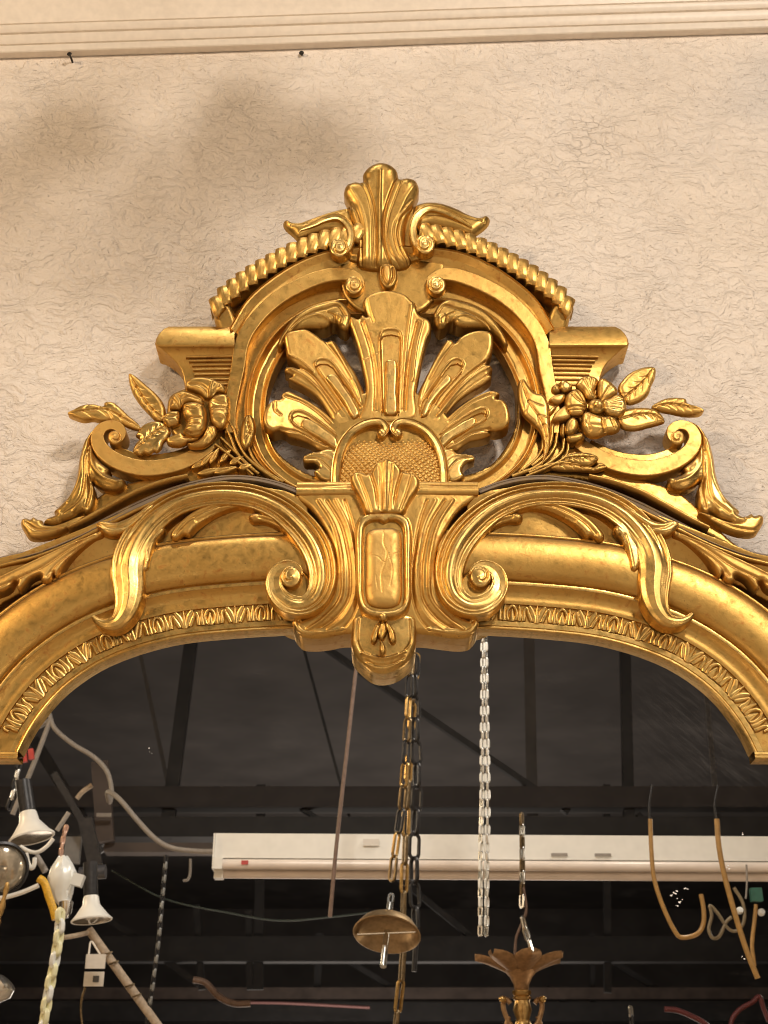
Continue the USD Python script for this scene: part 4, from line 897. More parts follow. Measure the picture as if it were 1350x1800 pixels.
# ---------------------------------------------------------------- side scrolls with sheath leaves
for S, fl in ((None, False), (1393, True)):
    ss = thing('side_scroll', parent=MIR)
    p = [(375, 778, 70, 26), (348, 797, 76, 30), (322, 810, 80, 33), (290, 819, 83, 34), (255, 822, 85, 34), (222, 816, 87, 33), (194, 803, 89, 31), (175, 784, 90, 28), (171, 765, 91, 25), (180, 751, 92, 23), (196, 746, 93, 21), (210, 752, 94, 19), (213, 765, 94, 16), (205, 775, 94, 13), (196, 772, 95, 10)]
    if S: p = [(x, y - np.interp(x, [200, 340], [10, 0]) * 0, d, w) for x, y, d, w in p]
    g('scroll_band', sweep(M(p, S), 'flat', hh=12, back=40, flip=fl, wob=.3), MATTE, ss)
    e = M([(202, 768)], S)[0]
    g('scroll_eye', volute(e[0], e[1], 97, 13, S is None, turns=.9, back=55), MATTE, ss)
    # recessed fillet behind the band
    p2 = [(360, 783, 62, 30), (322, 802, 66, 34), (290, 810, 68, 35), (255, 812, 70, 35), (225, 806, 70, 34), (200, 793, 70, 30)]
    g('scroll_fillet', sweep(M(p2, S), 'flat', hh=8, back=24, flip=fl), BRONZE, ss)
    lf = [(196, 741), (178, 742), (162, 750), (146, 772), (137, 802), (132, 835), (120, 866), (104, 884), (92, 896), (95, 900), (80, 907), (74, 915), (86, 920), (104, 918), (108, 914), (126, 908), (142, 897), (150, 900), (160, 893), (166, 878), (166, 860), (160, 842), (168, 850), (182, 858), (200, 860), (214, 855), (219, 846), (216, 838), (204, 836), (190, 829), (192, 822), (176, 808), (164, 790), (160, 768), (168, 752), (185, 745)]
    if S: lf = [(x + np.interp(y, [740, 920], [0, -2]), y + np.interp(y, [740, 800, 920], [-6, -3, 0])) for x, y in lf]
    g('sheath_leaf', relief(M(lf, S), 92, H=15, rw=14, back=48, ribs=[(M([(165, 762), (150, 800), (148, 840), (140, 875), (110, 900)], S), 2.6, -3.8), (M([(160, 780), (162, 815), (180, 838), (205, 847)], S), 3.5, 3.5), (M([(155, 790), (154, 830), (158, 860), (152, 890)], S), 2.2, -4.2), (M([(150, 770), (142, 810), (136, 845), (118, 880)], S), 2.6, 2.2), (M([(152, 835), (148, 870), (128, 898)], S), 2.2, 2.0)], step=1.5), BRONZE if S is None else BURN, ss)
    lf = [(34, 918), (36, 910), (43, 907), (52, 909), (56, 905), (64, 909), (72, 911), (76, 918), (92, 920), (108, 916), (135, 905), (150, 903), (120, 925), (90, 940), (62, 945), (48, 942), (42, 934)]
    if S: lf = [(x + 14, y - 6) for x, y in lf]
    g('tail_leaf', relief(M(lf, S), 88, H=12, rw=11, back=56, ribs=[(M([(45, 918), (65, 930), (100, 926), (140, 908)], S), 2.4, -3)], step=1.5), GOLD, ss)

# ---------------------------------------------------------------- flowers
def leaf(pts, d, vein, mat_=None, H=7, rw=9, back=None, parent=MIR, name='leaf', dig=-3.0, bend=None, serr=0):
    side = []
    v = catmull(np.array(vein, float), n=8)
    for t in (.25, .42, .58, .74):
        i = int(t * (len(v) - 2)); c = v[i]; tt = v[i + 1] - v[i]; tt /= np.linalg.norm(tt) + 1e-9
        L = np.linalg.norm(v[-1] - v[0]) * .2
        for s in (-1, 1):
            e = c + L * (tt * .8 + s * np.array([-tt[1], tt[0]]) * .75)
            side.append(([tuple(c), tuple((c + e) / 2 + tt * 1.5), tuple(e)], 1.2, dig * .4, 'end'))
    return g(name, relief(pts, d, H=H, rw=rw, back=(d - 16 if back is None else back), ribs=[(vein, 1.5, dig)] + side, tilt=bend, step=1.4), mat_ or GOLD, parent)

q2 = lambda pts: [(100 + x * .3111, 620 + y * .3111) for x, y in pts]
q3 = lambda pts: [(850 + x * .3704, 600 + y * .3704) for x, y in pts]
f4 = lambda pts: [(280 + x * .13333, 640 + y * .13333) for x, y in pts]
f5 = lambda pts: [(940 + x * .13333, 640 + y * .13333) for x, y in pts]
LSP = thing('left_spray', parent=MIR); RSP = thing('right_spray', parent=MIR)
leaf(q2([(410, 123), (440, 132), (500, 178), (560, 228), (600, 280), (612, 330), (600, 380), (560, 378), (520, 342), (475, 295), (445, 255), (422, 215), (408, 165)]), 92, q2([(412, 130), (470, 230), (530, 310), (590, 360)]), parent=LSP, bend=[(q2([(560, 330)])[0], q2([(410, 125)])[0], 8, 1.5)])
leaf(q2([(63, 350), (100, 325), (145, 300), (205, 290), (262, 298), (268, 278), (310, 273), (350, 298), (400, 345), (465, 404), (470, 430), (430, 425), (370, 402), (300, 385), (245, 386), (200, 378), (150, 384), (105, 372)]), 90, q2([(70, 350), (160, 335), (270, 320), (380, 370), (460, 415)]), parent=LSP, bend=[(q2([(400, 380)])[0], q2([(65, 350)])[0], 10, 1.5)])
leaf(q2([(455, 440), (480, 405), (520, 385), (570, 380), (615, 400), (640, 440), (620, 480), (600, 500), (590, 530), (560, 555), (545, 548), (520, 566), (490, 560), (470, 572), (440, 562), (427, 550), (440, 510), (462, 480), (442, 460)]), 96, q2([(432, 556), (500, 490), (560, 440), (625, 405)]), BURN, parent=LSP)
# rose: overlapping rolled petals round a closed heart
RO = thing('rose', parent=LSP)
def petal(pts, d, ribs=(), H=10, rw=9, parent=None, m=None, back=None, bend=None):
    ribs = [(r[0], r[1] * 1.35, r[2] * .8) + tuple(r[3:]) for r in ribs]; H, rw = H, rw * 1.05
    g('petal', relief(pts, d, H=H, rw=rw, back=(d - 22 if back is None else back), ribs=ribs, tilt=bend, step=1.15, wob=.2), m or GOLD, parent)
petal(f4([(345, 215), (400, 165), (500, 145), (620, 150), (740, 190), (840, 250), (880, 300), (860, 360), (760, 350), (690, 420), (600, 430), (520, 370), (430, 330), (350, 300), (335, 250)]), 104, [(f4([(690, 240), (670, 320), (655, 410)]), 1.5, 3), (f4([(400, 260), (520, 260), (620, 330), (640, 400)]), 2.2, -3.6), (f4([(780, 270), (740, 320), (700, 380)]), 2.2, -3)], parent=RO)
petal(f4([(690, 420), (760, 380), (850, 370), (910, 400), (925, 480), (915, 560), (920, 640), (895, 730), (860, 800), (800, 825), (730, 800), (670, 740), (650, 600), (640, 480)]), 108, [(f4([(650, 590), (760, 560), (900, 570)]), 1.6, -3.2), (f4([(700, 480), (780, 520), (870, 525)]), 2.0, -2), (f4([(700, 680), (780, 650), (860, 680)]), 3, 2.5)], parent=RO)
petal(f4([(560, 930), (640, 800), (740, 800), (760, 880), (740, 940), (660, 1020), (580, 1070), (480, 1085), (380, 1070), (360, 1020), (430, 1010), (500, 980)]), 104, [(f4([(650, 860), (680, 920), (640, 1000)]), 3, -3), (f4([(540, 950), (600, 900), (640, 820)]), 1.3, 2.6)], parent=RO, m=GOLD)
petal(f4([(90, 960), (180, 910), (290, 880), (330, 920), (450, 930), (560, 920), (500, 980), (380, 1010), (300, 1050), (180, 1060), (100, 1030)]), 102, [(f4([(150, 990), (280, 950), (420, 960)]), 3, -2.5)], parent=RO)
petal(f4([(30, 690), (70, 640), (120, 600), (200, 590), (260, 600), (270, 680), (260, 760), (200, 790), (120, 800), (60, 760)]), 106, [(f4([(50, 680), (140, 680), (255, 660)]), 1.5, -3.5), (f4([(100, 740), (180, 720), (255, 730)]), 3, 2)], parent=RO, m=BURN)
petal(f4([(140, 500), (150, 420), (200, 360), (270, 335), (350, 340), (440, 370), (520, 410), (580, 460), (560, 520), (420, 480), (330, 500), (280, 560), (200, 570), (130, 560)]), 112, [(f4([(170, 450), (230, 520), (250, 560)]), 1.5, -3), (f4([(240, 400), (280, 450), (300, 510)]), 1.5, -3.2), (f4([(330, 390), (300, 440), (380, 420), (520, 460)]), 1.6, -3.2)], parent=RO)
petal(f4([(290, 560), (310, 490), (390, 460), (480, 460), (560, 490), (610, 560), (620, 680), (600, 800), (540, 890), (450, 920), (360, 900), (300, 850), (330, 780), (350, 720), (310, 660)]), 122, [(f4([(350, 560), (430, 580), (520, 530)]), 1.6, -3), (f4([(350, 700), (440, 690), (540, 695)]), 1.5, -3.6), (f4([(350, 790), (430, 780), (520, 780)]), 1.4, -2.6), (f4([(320, 850), (420, 890), (520, 870)]), 1.4, -2)], H=16, rw=15, parent=RO, back=92)
g('rose_ground', relief(f4([(150, 400), (400, 300), (700, 330), (860, 450), (880, 700), (760, 900), (520, 1000), (250, 980), (120, 800), (100, 550)]), 82, H=5, rw=8, back=60, step=2), BRONZE, RO)
# bud and stems to the right of the rose
leaf(f4([(1070, 820), (1100, 720), (1150, 650), (1210, 650), (1260, 740), (1270, 850), (1240, 960), (1200, 1060), (1130, 1110), (1080, 1060), (1060, 960)]), 98, f4([(1160, 670), (1180, 800), (1200, 880), (1130, 980)]), BRONZE, H=10, parent=LSP, name='bud')
def stem(pts, w, d, parent, m=None):
    r = [(x, y, d, w) for x, y in pts]
    g('stem', sweep(r, 'round', hh=w * .7, back=d - 22, step=1.8), m or BRONZE, parent)
for pts, w in (([(398, 733), (410, 752), (418, 775), (432, 800), (456, 822), (490, 845)], 7), ([(392, 742), (404, 765), (414, 790), (430, 812), (455, 832)], 6.5), ([(388, 768), (405, 785), (425, 805), (448, 826)], 6), ([(436, 785), (446, 806), (465, 826), (498, 846)], 7), ([(378, 780), (398, 795), (425, 816), (445, 834)], 6)):
    stem(pts, w, 88, LSP)
# feathery leaves lying on the rail under the rose
for k, (x, y, l, a) in enumerate(((335, 822, 40, -28), (352, 818, 36, -48), (368, 814, 34, -60), (386, 812, 32, -50), (402, 815, 30, -30), (418, 822, 26, -15), (345, 832, 50, -12), (375, 830, 44, -14))):
    ca, sa = math.cos(math.radians(a)), math.sin(math.radians(a))
    pt = [(x + l * u * ca - v * sa * 7, y + l * u * sa + v * ca * 7) for u, v in ((0, 0), (.3, .8), (.65, .7), (1, 0), (.65, -.7), (.3, -.8))]
    g('frond', relief(pt, 86 + k % 3 * 3, H=5, rw=5, back=58, ribs=[([pt[0], pt[3]], 1.1, -1.8)], step=1.3), GOLD, LSP)
# right-hand flower: five round petals, button heart
FL = thing('blossom', parent=RSP)
ctr = (848 * 1.0, 520)
def fan(n0, n1, tip, c=(830, 540)):
    return [(f5([c, ((c[0] + tip[0]) / 2 + dx, (c[1] + tip[1]) / 2 + dy), (tip[0] + 2 * dx, tip[1] + 2 * dy)]), 1.6, -1.5, 'start') for dx, dy in ((n0, n1), (0, 0), (-n0, -n1))]
petal(f5([(545, 250), (580, 190), (640, 140), (720, 128), (800, 145), (845, 180), (830, 260), (800, 330), (830, 420), (760, 450), (690, 430), (640, 350), (580, 300)]), 112, fan(28, 0, (700, 170)), H=10, rw=10, parent=FL)
petal(f5([(850, 190), (900, 160), (980, 190), (1050, 245), (1095, 300), (1100, 370), (1050, 400), (980, 440), (900, 470), (850, 430), (830, 330)]), 113, fan(20, -18, (1010, 260)), H=10, rw=10, parent=FL)
petal(f5([(900, 460), (1000, 420), (1090, 370), (1160, 400), (1215, 470), (1215, 570), (1180, 630), (1110, 665), (1030, 660), (950, 630), (900, 570)]), 114, fan(4, -32, (1140, 520)), H=10, rw=10, parent=FL, m=BURN)
petal(f5([(620, 720), (640, 640), (700, 600), (800, 630), (900, 660), (1010, 660), (1090, 700), (1140, 790), (1120, 850), (1060, 880), (980, 890), (920, 910), (860, 935), (760, 940), (680, 900), (630, 830)]), 117, [(f5([(900, 700), (905, 780), (930, 870)]), 1.8, -4), (f5([(700, 660), (690, 760), (730, 860)]), 2.2, -2.6), (f5([(1000, 700), (1040, 780), (1060, 830)]), 1.8, -2.6), (f5([(640, 760), (720, 810), (860, 830)]), 5, 3)], H=12, rw=11, parent=FL)
petal(f5([(400, 470), (420, 390), (480, 330), (560, 300), (630, 340), (680, 430), (700, 520), (680, 580), (600, 610), (500, 610), (440, 580), (410, 530)]), 113, [(f5([(450, 560), (550, 550), (660, 560)]), 1.6, -3.2), (f5([(560, 330), (620, 420), (690, 520)]), 1.6, -2.8), (f5([(480, 370), (560, 450), (680, 530)]), 1.6, -2.2)], H=12, rw=11, parent=FL)
petal(f5([(450, 590), (540, 560), (650, 580), (650, 640), (560, 660), (480, 650)]), 109, H=8, parent=FL)
e = f5([(825, 530)])[0]
g('heart', dome(e[0], e[1], 120, 15, 8, back=90), BRONZE, FL); g('heart_button', dome(e[0] + 3, e[1] - 3, 127, 9, 7, back=100), BURN, FL)
g('blossom_ground', relief(f5([(480, 420), (620, 250), (850, 230), (1080, 350), (1130, 560), (1050, 780), (850, 850), (680, 820), (520, 640)]), 88, H=5, rw=8, back=64, step=2), BRONZE, FL)
for pts, dd, m_ in ((f5([(330, 230), (370, 190), (440, 210), (500, 270), (470, 330), (400, 350), (340, 310)]), 106, BURN), (f5([(230, 280), (290, 240), (340, 290), (340, 350), (270, 365), (225, 330)]), 102, BRONZE), (f5([(190, 450), (240, 400), (330, 370), (410, 380), (400, 460), (330, 510), (230, 490)]), 104, GOLD), (f5([(240, 720), (260, 640), (330, 570), (410, 530), (450, 600), (480, 680), (400, 720)]), 108, MATTE), (f5([(180, 610), (230, 550), (300, 520), (270, 590), (210, 650)]), 102, BURN), (f5([(400, 830), (430, 740), (500, 680), (570, 720), (580, 800), (540, 880), (470, 910), (410, 890)]), 110, BRONZE), (f5([(340, 840), (360, 770), (400, 760), (410, 880), (390, 950), (350, 920)]), 104, BRONZE), (f5([(420, 930), (520, 900), (640, 890), (660, 960), (560, 1010), (450, 1010)]), 102, BRONZE)):
    g('small_bud', relief(pts, dd, H=9, rw=8, back=66, step=1.2, wob=.5), m_, RSP)
leaf(q3([(640, 215), (665, 175), (700, 145), (740, 130), (775, 124), (812, 130), (813, 175), (798, 205), (790, 235), (770, 262), (735, 282), (690, 292), (665, 270)]), 98, q3([(805, 135), (760, 190), (700, 240), (660, 275)]), parent=RSP, bend=[(q3([(680, 260)])[0], q3([(810, 130)])[0], 8, 1.5)])
leaf(q3([(640, 330), (700, 312), (765, 308), (820, 318), (850, 345), (862, 375), (820, 392), (780, 402), (745, 412), (700, 416), (660, 405), (640, 380)]), 94, q3([(650, 365), (730, 345), (800, 345), (858, 375)]), parent=RSP)
leaf(q3([(800, 305), (830, 280), (868, 264), (915, 262), (960, 270), (968, 290), (1010, 308), (1045, 330), (1030, 345), (990, 350), (940, 346), (890, 335), (840, 325)]), 92, q3([(805, 308), (880, 295), (960, 310), (1040, 332)]), parent=RSP, bend=[(q3([(850, 300)])[0], q3([(1045, 330)])[0], 8, 1.5)])
leaf(q3([(165, 195), (178, 172), (195, 172), (215, 200), (245, 235), (285, 245), (312, 290), (318, 350), (322, 430), (315, 500), (290, 560), (278, 590), (285, 500), (272, 430), (235, 388), (190, 345), (168, 290), (160, 240)]), 100, q3([(180, 185), (220, 290), (280, 380), (302, 470), (288, 560)]), parent=RSP, H=10)
for pts, w in (([(972, 745), (968, 775), (955, 800), (935, 818)], 9), ([(980, 760), (975, 785), (958, 808), (930, 826)], 7), ([(992, 770), (988, 792), (966, 812), (930, 830)], 7), ([(1000, 775), (995, 800), (968, 818), (925, 836)], 6), ([(955, 770), (952, 790), (940, 808), (918, 826)], 6), ([(900, 836), (940, 822), (985, 812), (1025, 806)], 9)):
    stem(pts, w, 88, RSP)
leaf(q3([(380, 545), (420, 525), (470, 520), (520, 528), (548, 545), (530, 575), (490, 590), (440, 580), (400, 570)]), 92, q3([(385, 552), (450, 548), (540, 548)]), BRONZE, parent=RSP, name='bud')
leaf(q3([(300, 590), (360, 565), (430, 560), (480, 570), (520, 590), (560, 570), (590, 590), (540, 612), (450, 608), (360, 606)]), 88, q3([(305, 592), (400, 582), (500, 595), (580, 588)]), GOLD, parent=RSP, name='frond')
# ---------------------------------------------------------------- the shop behind the photographer, seen in the glass
def pxm(D): return D / FPX                       # metres per photo pixel at that straightened distance (roughly)
WHITE = plain('white_enamel', (.86, .85, .80), .35, var=.04, scale=20)
PLASTIC = plain('white_plastic', (.80, .82, .80), .25, var=.04, scale=30)
DIFF = plain('tube_glass', (.86, .76, .68), .22, var=.06, scale=12)
BRASS = plain('old_brass', (.50, .33, .13), .34, metallic=1.0, var=.25, scale=60)
DKBRASS = plain('dark_brass', (.20, .145, .08), .42, metallic=.9, var=.3, scale=70)
CHROME = plain('bright_nickel', (.75, .76, .75), .2, metallic=1.0, var=.1, scale=60)
BLKIRON = plain('black_iron', (.035, .034, .036), .4, metallic=.5, var=.3, scale=60)
GREYCORD = plain('grey_cord', (.30, .27, .24), .6, var=.1, scale=40)
BROWNCORD = plain('brown_rod', (.18, .115, .085), .55, var=.2, scale=40)
AMBER = plain('amber_cord', (.42, .24, .075), .35, var=.15, scale=40)
DULLCORD = plain('dull_olive_cord', (.22, .17, .10), .5, var=.15, scale=40)
RED = plain('red_rubber', (.50, .06, .05), .45, var=.12, scale=40)
DKRED = plain('dark_red_cord', (.12, .022, .022), .5, var=.15, scale=40)
YELLOW = plain('yellow_cord', (.70, .40, .03), .5, var=.25, scale=150)
YELWHITE = plain('cream_plastic', (.82, .80, .52), .3, var=.1, scale=30)
TAN = plain('tan_wood_pole', (.42, .33, .24), .6, var=.25, scale=60)
GREEN = plain('green_plastic', (.04, .16, .12), .4, var=.2, scale=40)
RUST = plain('rubbed_bronze', (.36, .22, .11), .5, metallic=.75, var=.25, scale=60)
CARD = plain('white_card', (.74, .70, .64), .6, var=.05, scale=60)
SMOKE = plain('lamp_glass', (.45, .40, .32), .1, metallic=.6, var=.3, scale=40)

DKSTEEL = plain('dark_brown_steel', (.034, .028, .027), .65, var=.2, scale=5)
def plate(c, w, t, h): c = np.asarray(c); return box(c[0] - w/2, c[0] + w/2, c[1] - t/2, c[1] + t/2, c[2] - h/2, c[2] + h/2)
def truss(label, D, bands, bars, m=STEEL):
    t = thing('roof_truss', label, 'roof truss')
    for (y0, y1, mm, nm) in bands:
        a, b = WR(-260, y1, D), WR(1610, y0, D)
        part(nm, box(a[0], b[0], a[1] - .10, a[1] + .10, a[2], WR(0, y0, D)[2]), mm, t, smooth=False)
    for p, q, w in bars:
        part('web_bar', bar(WR(*p, D), WR(*q, D), w * pxm(D), .06), m, t, smooth=False)
    return t
T1 = truss('nearest black steel roof truss crossing the glass behind the white light fixture', 9.6,
      [(1388, 1424, DKSTEEL, 'upper_flange'), (1441, 1476, STEEL, 'bottom_chord')],
      [((345, 1060), (291, 1476), 24), ((1096, 1040), (1106, 1476), 19), ((430, 1043), (1000, 1428), 11), ((1010, 1440), (1090, 1500), 8), ((60, 1300), (176, 1490), 20), ((470, 1385), (560, 1440), 8), ((1120, 1430), (1160, 1476), 8)])
truss('second roof truss, the black beam below the white light fixture', 15.4,
      [(1648, 1692, STEEL, 'bottom_chord')],
      [((459, 1380), (454, 1740), 16), ((1066, 1380), (1068, 1745), 12), ((640, 1494), (862, 1674), 10), ((190, 1614), (350, 1730), 11), ((345, 1590), (355, 1740), 11), ((437, 1600), (440, 1740), 11)])
truss('farthest roof truss at the bottom of the glass, brown beam over black', 22.0,
      [(1737, 1757, BROWNSTEEL, 'upper_flange'), (1763, 1796, STEEL, 'bottom_chord')],
      [((562, 1640), (557, 1760), 12), ((1041, 1640), (1042, 1776), 8), ((596, 1679), (692, 1738), 9), ((1078, 1690), (1170, 1748), 9), ((960, 1735), (1030, 1790), 8)])
PALESTEEL = plain('grey_steel', (.085, .077, .072), .7, var=.2, scale=5)
for p_, q_, w_ in (((928, 1030), (936, 1440), 20), ((236, 1100), (300, 1400), 7), ((507, 1040), (614, 1436), 5), ((1230, 1100), (1262, 1440), 9)):
    part('hanger_strap', bar(WR(*p_, 9.9), WR(*q_, 9.9), w_ * pxm(9.9), .02), PALESTEEL if w_ != 5 else STEEL, T1, smooth=False)
t = thing('brown_beam', 'short brown beam on a post just left of the white light fixture', 'beam')
part('rail', bar(WR(186, 1493, 7.2), WR(520, 1493, 7.2), .05, 34 * pxm(7.2)), BROWNSTEEL, t, smooth=False)
part('post', bar(WR(176, 1340, 7.1), WR(186, 1480, 7.1), 30 * pxm(7.1), .05), BROWNSTEEL, t, smooth=False)
part('bracket', bar(WR(170, 1433, 7.0), WR(196, 1433, 7.0), .02, 6 * pxm(7)), GREYCORD, t, smooth=False)

# fluorescent fixture
D0 = 6.0; s = pxm(D0)
t = thing('light_fixture', 'long white two-tube strip light, switched off, hanging level in the glass', 'strip light')
A, B = WR(380, 1490, D0), WR(1560, 1497, D0)
ax = (B - A) / np.linalg.norm(B - A)
def along(u, dz, dy=0): return A + ax * u + np.array([0, dy, dz])
Lf = np.linalg.norm(B - A)
part('housing', bar(along(0, 0), along(Lf, 0), .11, 36 * s), WHITE, t, smooth=False)
part('reflector', bar(along(.01, -21.5 * s, .012), along(Lf, -21.5 * s, .012), .07, 5 * s), PLASTIC, t, smooth=False)
for k, (dz, dy) in enumerate(((-32 * s, .05), (-44 * s, .0))):
    part('tube', tube([along(.035, dz, dy), along(Lf * .5, dz, dy), along(Lf - .03, dz, dy)], 8.5 * s, 14), DIFF, t, smooth=60)
    part('tube_holder', bar(along(.0, dz, dy), along(.04, dz, dy), .05, 20 * s), WHITE, t, smooth=False)
part('end_plate', plate(along(-.004, -10 * s), .006, .12, 60 * s), WHITE, t, smooth=False)
part('sticker', plate(along((650 - 380) * s, 6 * s, .056), 28 * s, .004, 12 * s), CARD, t, smooth=False)
part('red_mark', plate(along((434 - 380) * s, -31 * s, .075), 12 * s, .004, 7 * s), RED, t, smooth=False)
for xx in (960, 1035): part('knockout', plate(along((xx - 366) * s, -13 * s, .0555), 28 * s, .004, 5 * s), GREYCORD, t, smooth=False)

def cord(name, label, cat, pts, D, w, m, sides=8, parent=None, group=None):
    Ds = np.broadcast_to(D, (len(pts),))
    P = [WR(x, y, d) for (x, y), d in zip(pts, Ds)]
    if parent: return part(name, tube(P, w / 2 * pxm(np.mean(Ds)), sides), m, parent, smooth=60)
    return part(name, tube(P, w / 2 * pxm(np.mean(Ds)), sides), m, smooth=60, label=label, cat=cat, group=group)

def link(c, t, n, L, w, r):
    """one oval chain link centred at c, long axis t, lying in the plane of t and n"""
    a, b = (L - w) / 2, w / 2 - r
    P = []
    for k in range(7): q = math.pi * (k / 6) - math.pi / 2; P.append((a + b * math.cos(q), b * math.sin(q)))
    for k in range(7): q = math.pi * (k / 6) + math.pi / 2; P.append((-a + b * math.cos(q), b * math.sin(q)))
    V = [c + t * x + n * y for x, y in P]
    P = np.array(V); sides = 6; out = []
    bn = np.cross(t, n); N_ = len(P)
    T = np.roll(P, -1, 0) - np.roll(P, 1, 0); T /= np.linalg.norm(T, axis=1)[:, None]
    for p, tt in zip(P, T):
        o_ = np.cross(tt, bn)
        for q in range(sides):
            an = 2 * math.pi * q / sides
            out.append(p + r * (math.cos(an) * o_ + math.sin(an) * bn))
    F = []
    for i in range(N_):
        for j in range(sides):
            p0, p1 = i * sides + j, i * sides + (j + 1) % sides
            q0, q1 = ((i + 1) % N_) * sides + j, ((i + 1) % N_) * sides + (j + 1) % sides
            F += [(p0, p1, q1), (p0, q1, q0)]
    return np.array(out), np.array(F)

def chain(label, pts, D, L, w, r, mats, parent=None, turn=.6, name='hanging_chain', group=None, twist=0.0):
    Ds = np.broadcast_to(D, (len(pts),))
    P = resample3(np.array([WR(x, y, d) for (x, y), d in zip(pts, Ds)]), .004)
    s_ = pxm(np.mean(Ds)); L, w, r = L * s_, w * s_, r * s_
    pitch = L - 2.3 * r
    arc_ = np.r_[0, np.cumsum(np.linalg.norm(np.diff(P, axis=0), axis=1))]
    t_ = thing(name, label, 'chain', group) if parent is None else parent
    n = max(int(arc_[-1] / pitch), 1)
    for k in range(n):
        u = (k + .5) * pitch
        c = np.array([np.interp(u, arc_, P[:, q]) for q in range(3)])
        e = np.array([np.interp(u + pitch / 2, arc_, P[:, q]) for q in range(3)]) - np.array([np.interp(u - pitch / 2, arc_, P[:, q]) for q in range(3)])
        tt = e / np.linalg.norm(e)
        h = np.cross(tt, [0, 1.0, 0]); h /= np.linalg.norm(h); v = np.cross(tt, h)
        a = turn + (math.pi / 2 if k % 2 else 0) + rnd.uniform(-.16, .16) + twist * k
        part('chain_link', link(c, tt, h * math.cos(a) + v * math.sin(a), L, w, r), mats[k % len(mats)], t_, smooth=60)
    return t_
def resample3(P, step):
    P = catmull3(P, n=16) if len(P) > 2 else P
    a = np.r_[0, np.cumsum(np.linalg.norm(np.diff(P, axis=0), axis=1))]
    q = np.linspace(0, a[-1], max(int(a[-1] / step), 2))
    return np.stack([np.interp(q, a, P[:, k]) for k in range(3)], 1)

# chains and the brass canopy in the middle
chain('black iron chain with open oval links, rightmost of the bunch above the brass canopy', [(727, 1150), (729, 1260), (733, 1380), (728, 1500), (730, 1600), (734, 1670)], 5.0, 50, 25, 3.6, [BLKIRON], turn=.5)
chain('brass and black chain that carries the brass canopy', [(722, 1150), (716, 1280), (708, 1400), (694, 1500), (688, 1560), (688, 1578)], 4.9, 48, 19, 2.8, [DKBRASS, BLKIRON, BRASS], turn=.9)
chain('long brass chain passing behind the brass canopy to the bottom edge of the glass', [(732, 1150), (724, 1260), (716, 1390), (712, 1500), (709, 1600), (707, 1700), (696, 1800), (692, 1850)], 5.15, 56, 17, 3.4, [BRASS, DKBRASS], turn=.35)
cord('pendant_tube', 'short dark steel tube dangling at the lower end of the black chain', 'tube', [(733, 1640), (730, 1675), (728, 1708)], 5.0, 9, BLKIRON)
cord('pull_rod', 'thin brown pull rod hanging left of the bunched chains', 'rod', [(632, 1120), (612, 1300), (592, 1480), (580, 1612)], 5.6, 7, BROWNCORD)
CANOPY = plain('tarnished_canopy', (.42, .30, .17), .42, metallic=.9, var=.2, scale=60)
t = thing('ceiling_canopy', 'small brass dome canopy tipped up to show its hollow underside and threaded nipple', 'canopy')
Dc = 4.8; s = pxm(Dc); c = WR(680, 1641, Dc)
axis = np.array([-.10, .40, -.9]); axis /= np.linalg.norm(axis)
part('dome', lathe([(0, -.088), (.012, -.088), (.016, -.078), (.034, -.074), (.042, -.062), (.070, -.052), (.096, -.034), (.110, -.014), (.118, 0), (.121, .004), (.117, .006), (.111, 0), (.102, -.014), (.088, -.030), (.060, -.044), (.03, -.054), (0, -.056)], c, axis, 48), CANOPY, t, smooth=40)
h = np.cross(axis, [0, 0, 1.0]); h /= np.linalg.norm(h)
part('crossbar', bar(c - h * .106, c + h * .106, .004, .022), CHROME, t, smooth=False)
part('nipple', tube([c - axis * .01, c + axis * .06, c + axis * .13], .0115, 14), CHROME, t, smooth=60)
f = c - axis * .088
part('loop_finial', merge(tube([f, f - axis * .02, f - axis * .035], .012, 12), *[link(f - axis * .055, -axis, h, .05, .026, .005)]), CHROME, t, smooth=60)
# pale nickel chain, doubled
t = None
for k, (dx, tn) in enumerate(((-5.4, 1.0), (5.6, .5))):
    pts = [(851 + dx * .35, 1090), (852 + dx * .6, 1250), (852 + dx * .9, 1400), (850 + dx, 1520), (850 + dx, 1600), (849 + dx * .95, 1655)]
    if t is None: t = chain('bright nickel chain hung double in a long straight fall right of centre', pts, 4.6, 21, 10.5, 2.4, [CHROME, WHITE], turn=tn, twist=.05)
    else: chain('', pts, 4.6, 21, 10.5, 2.4, [CHROME, WHITE], parent=t, turn=tn, twist=.05)
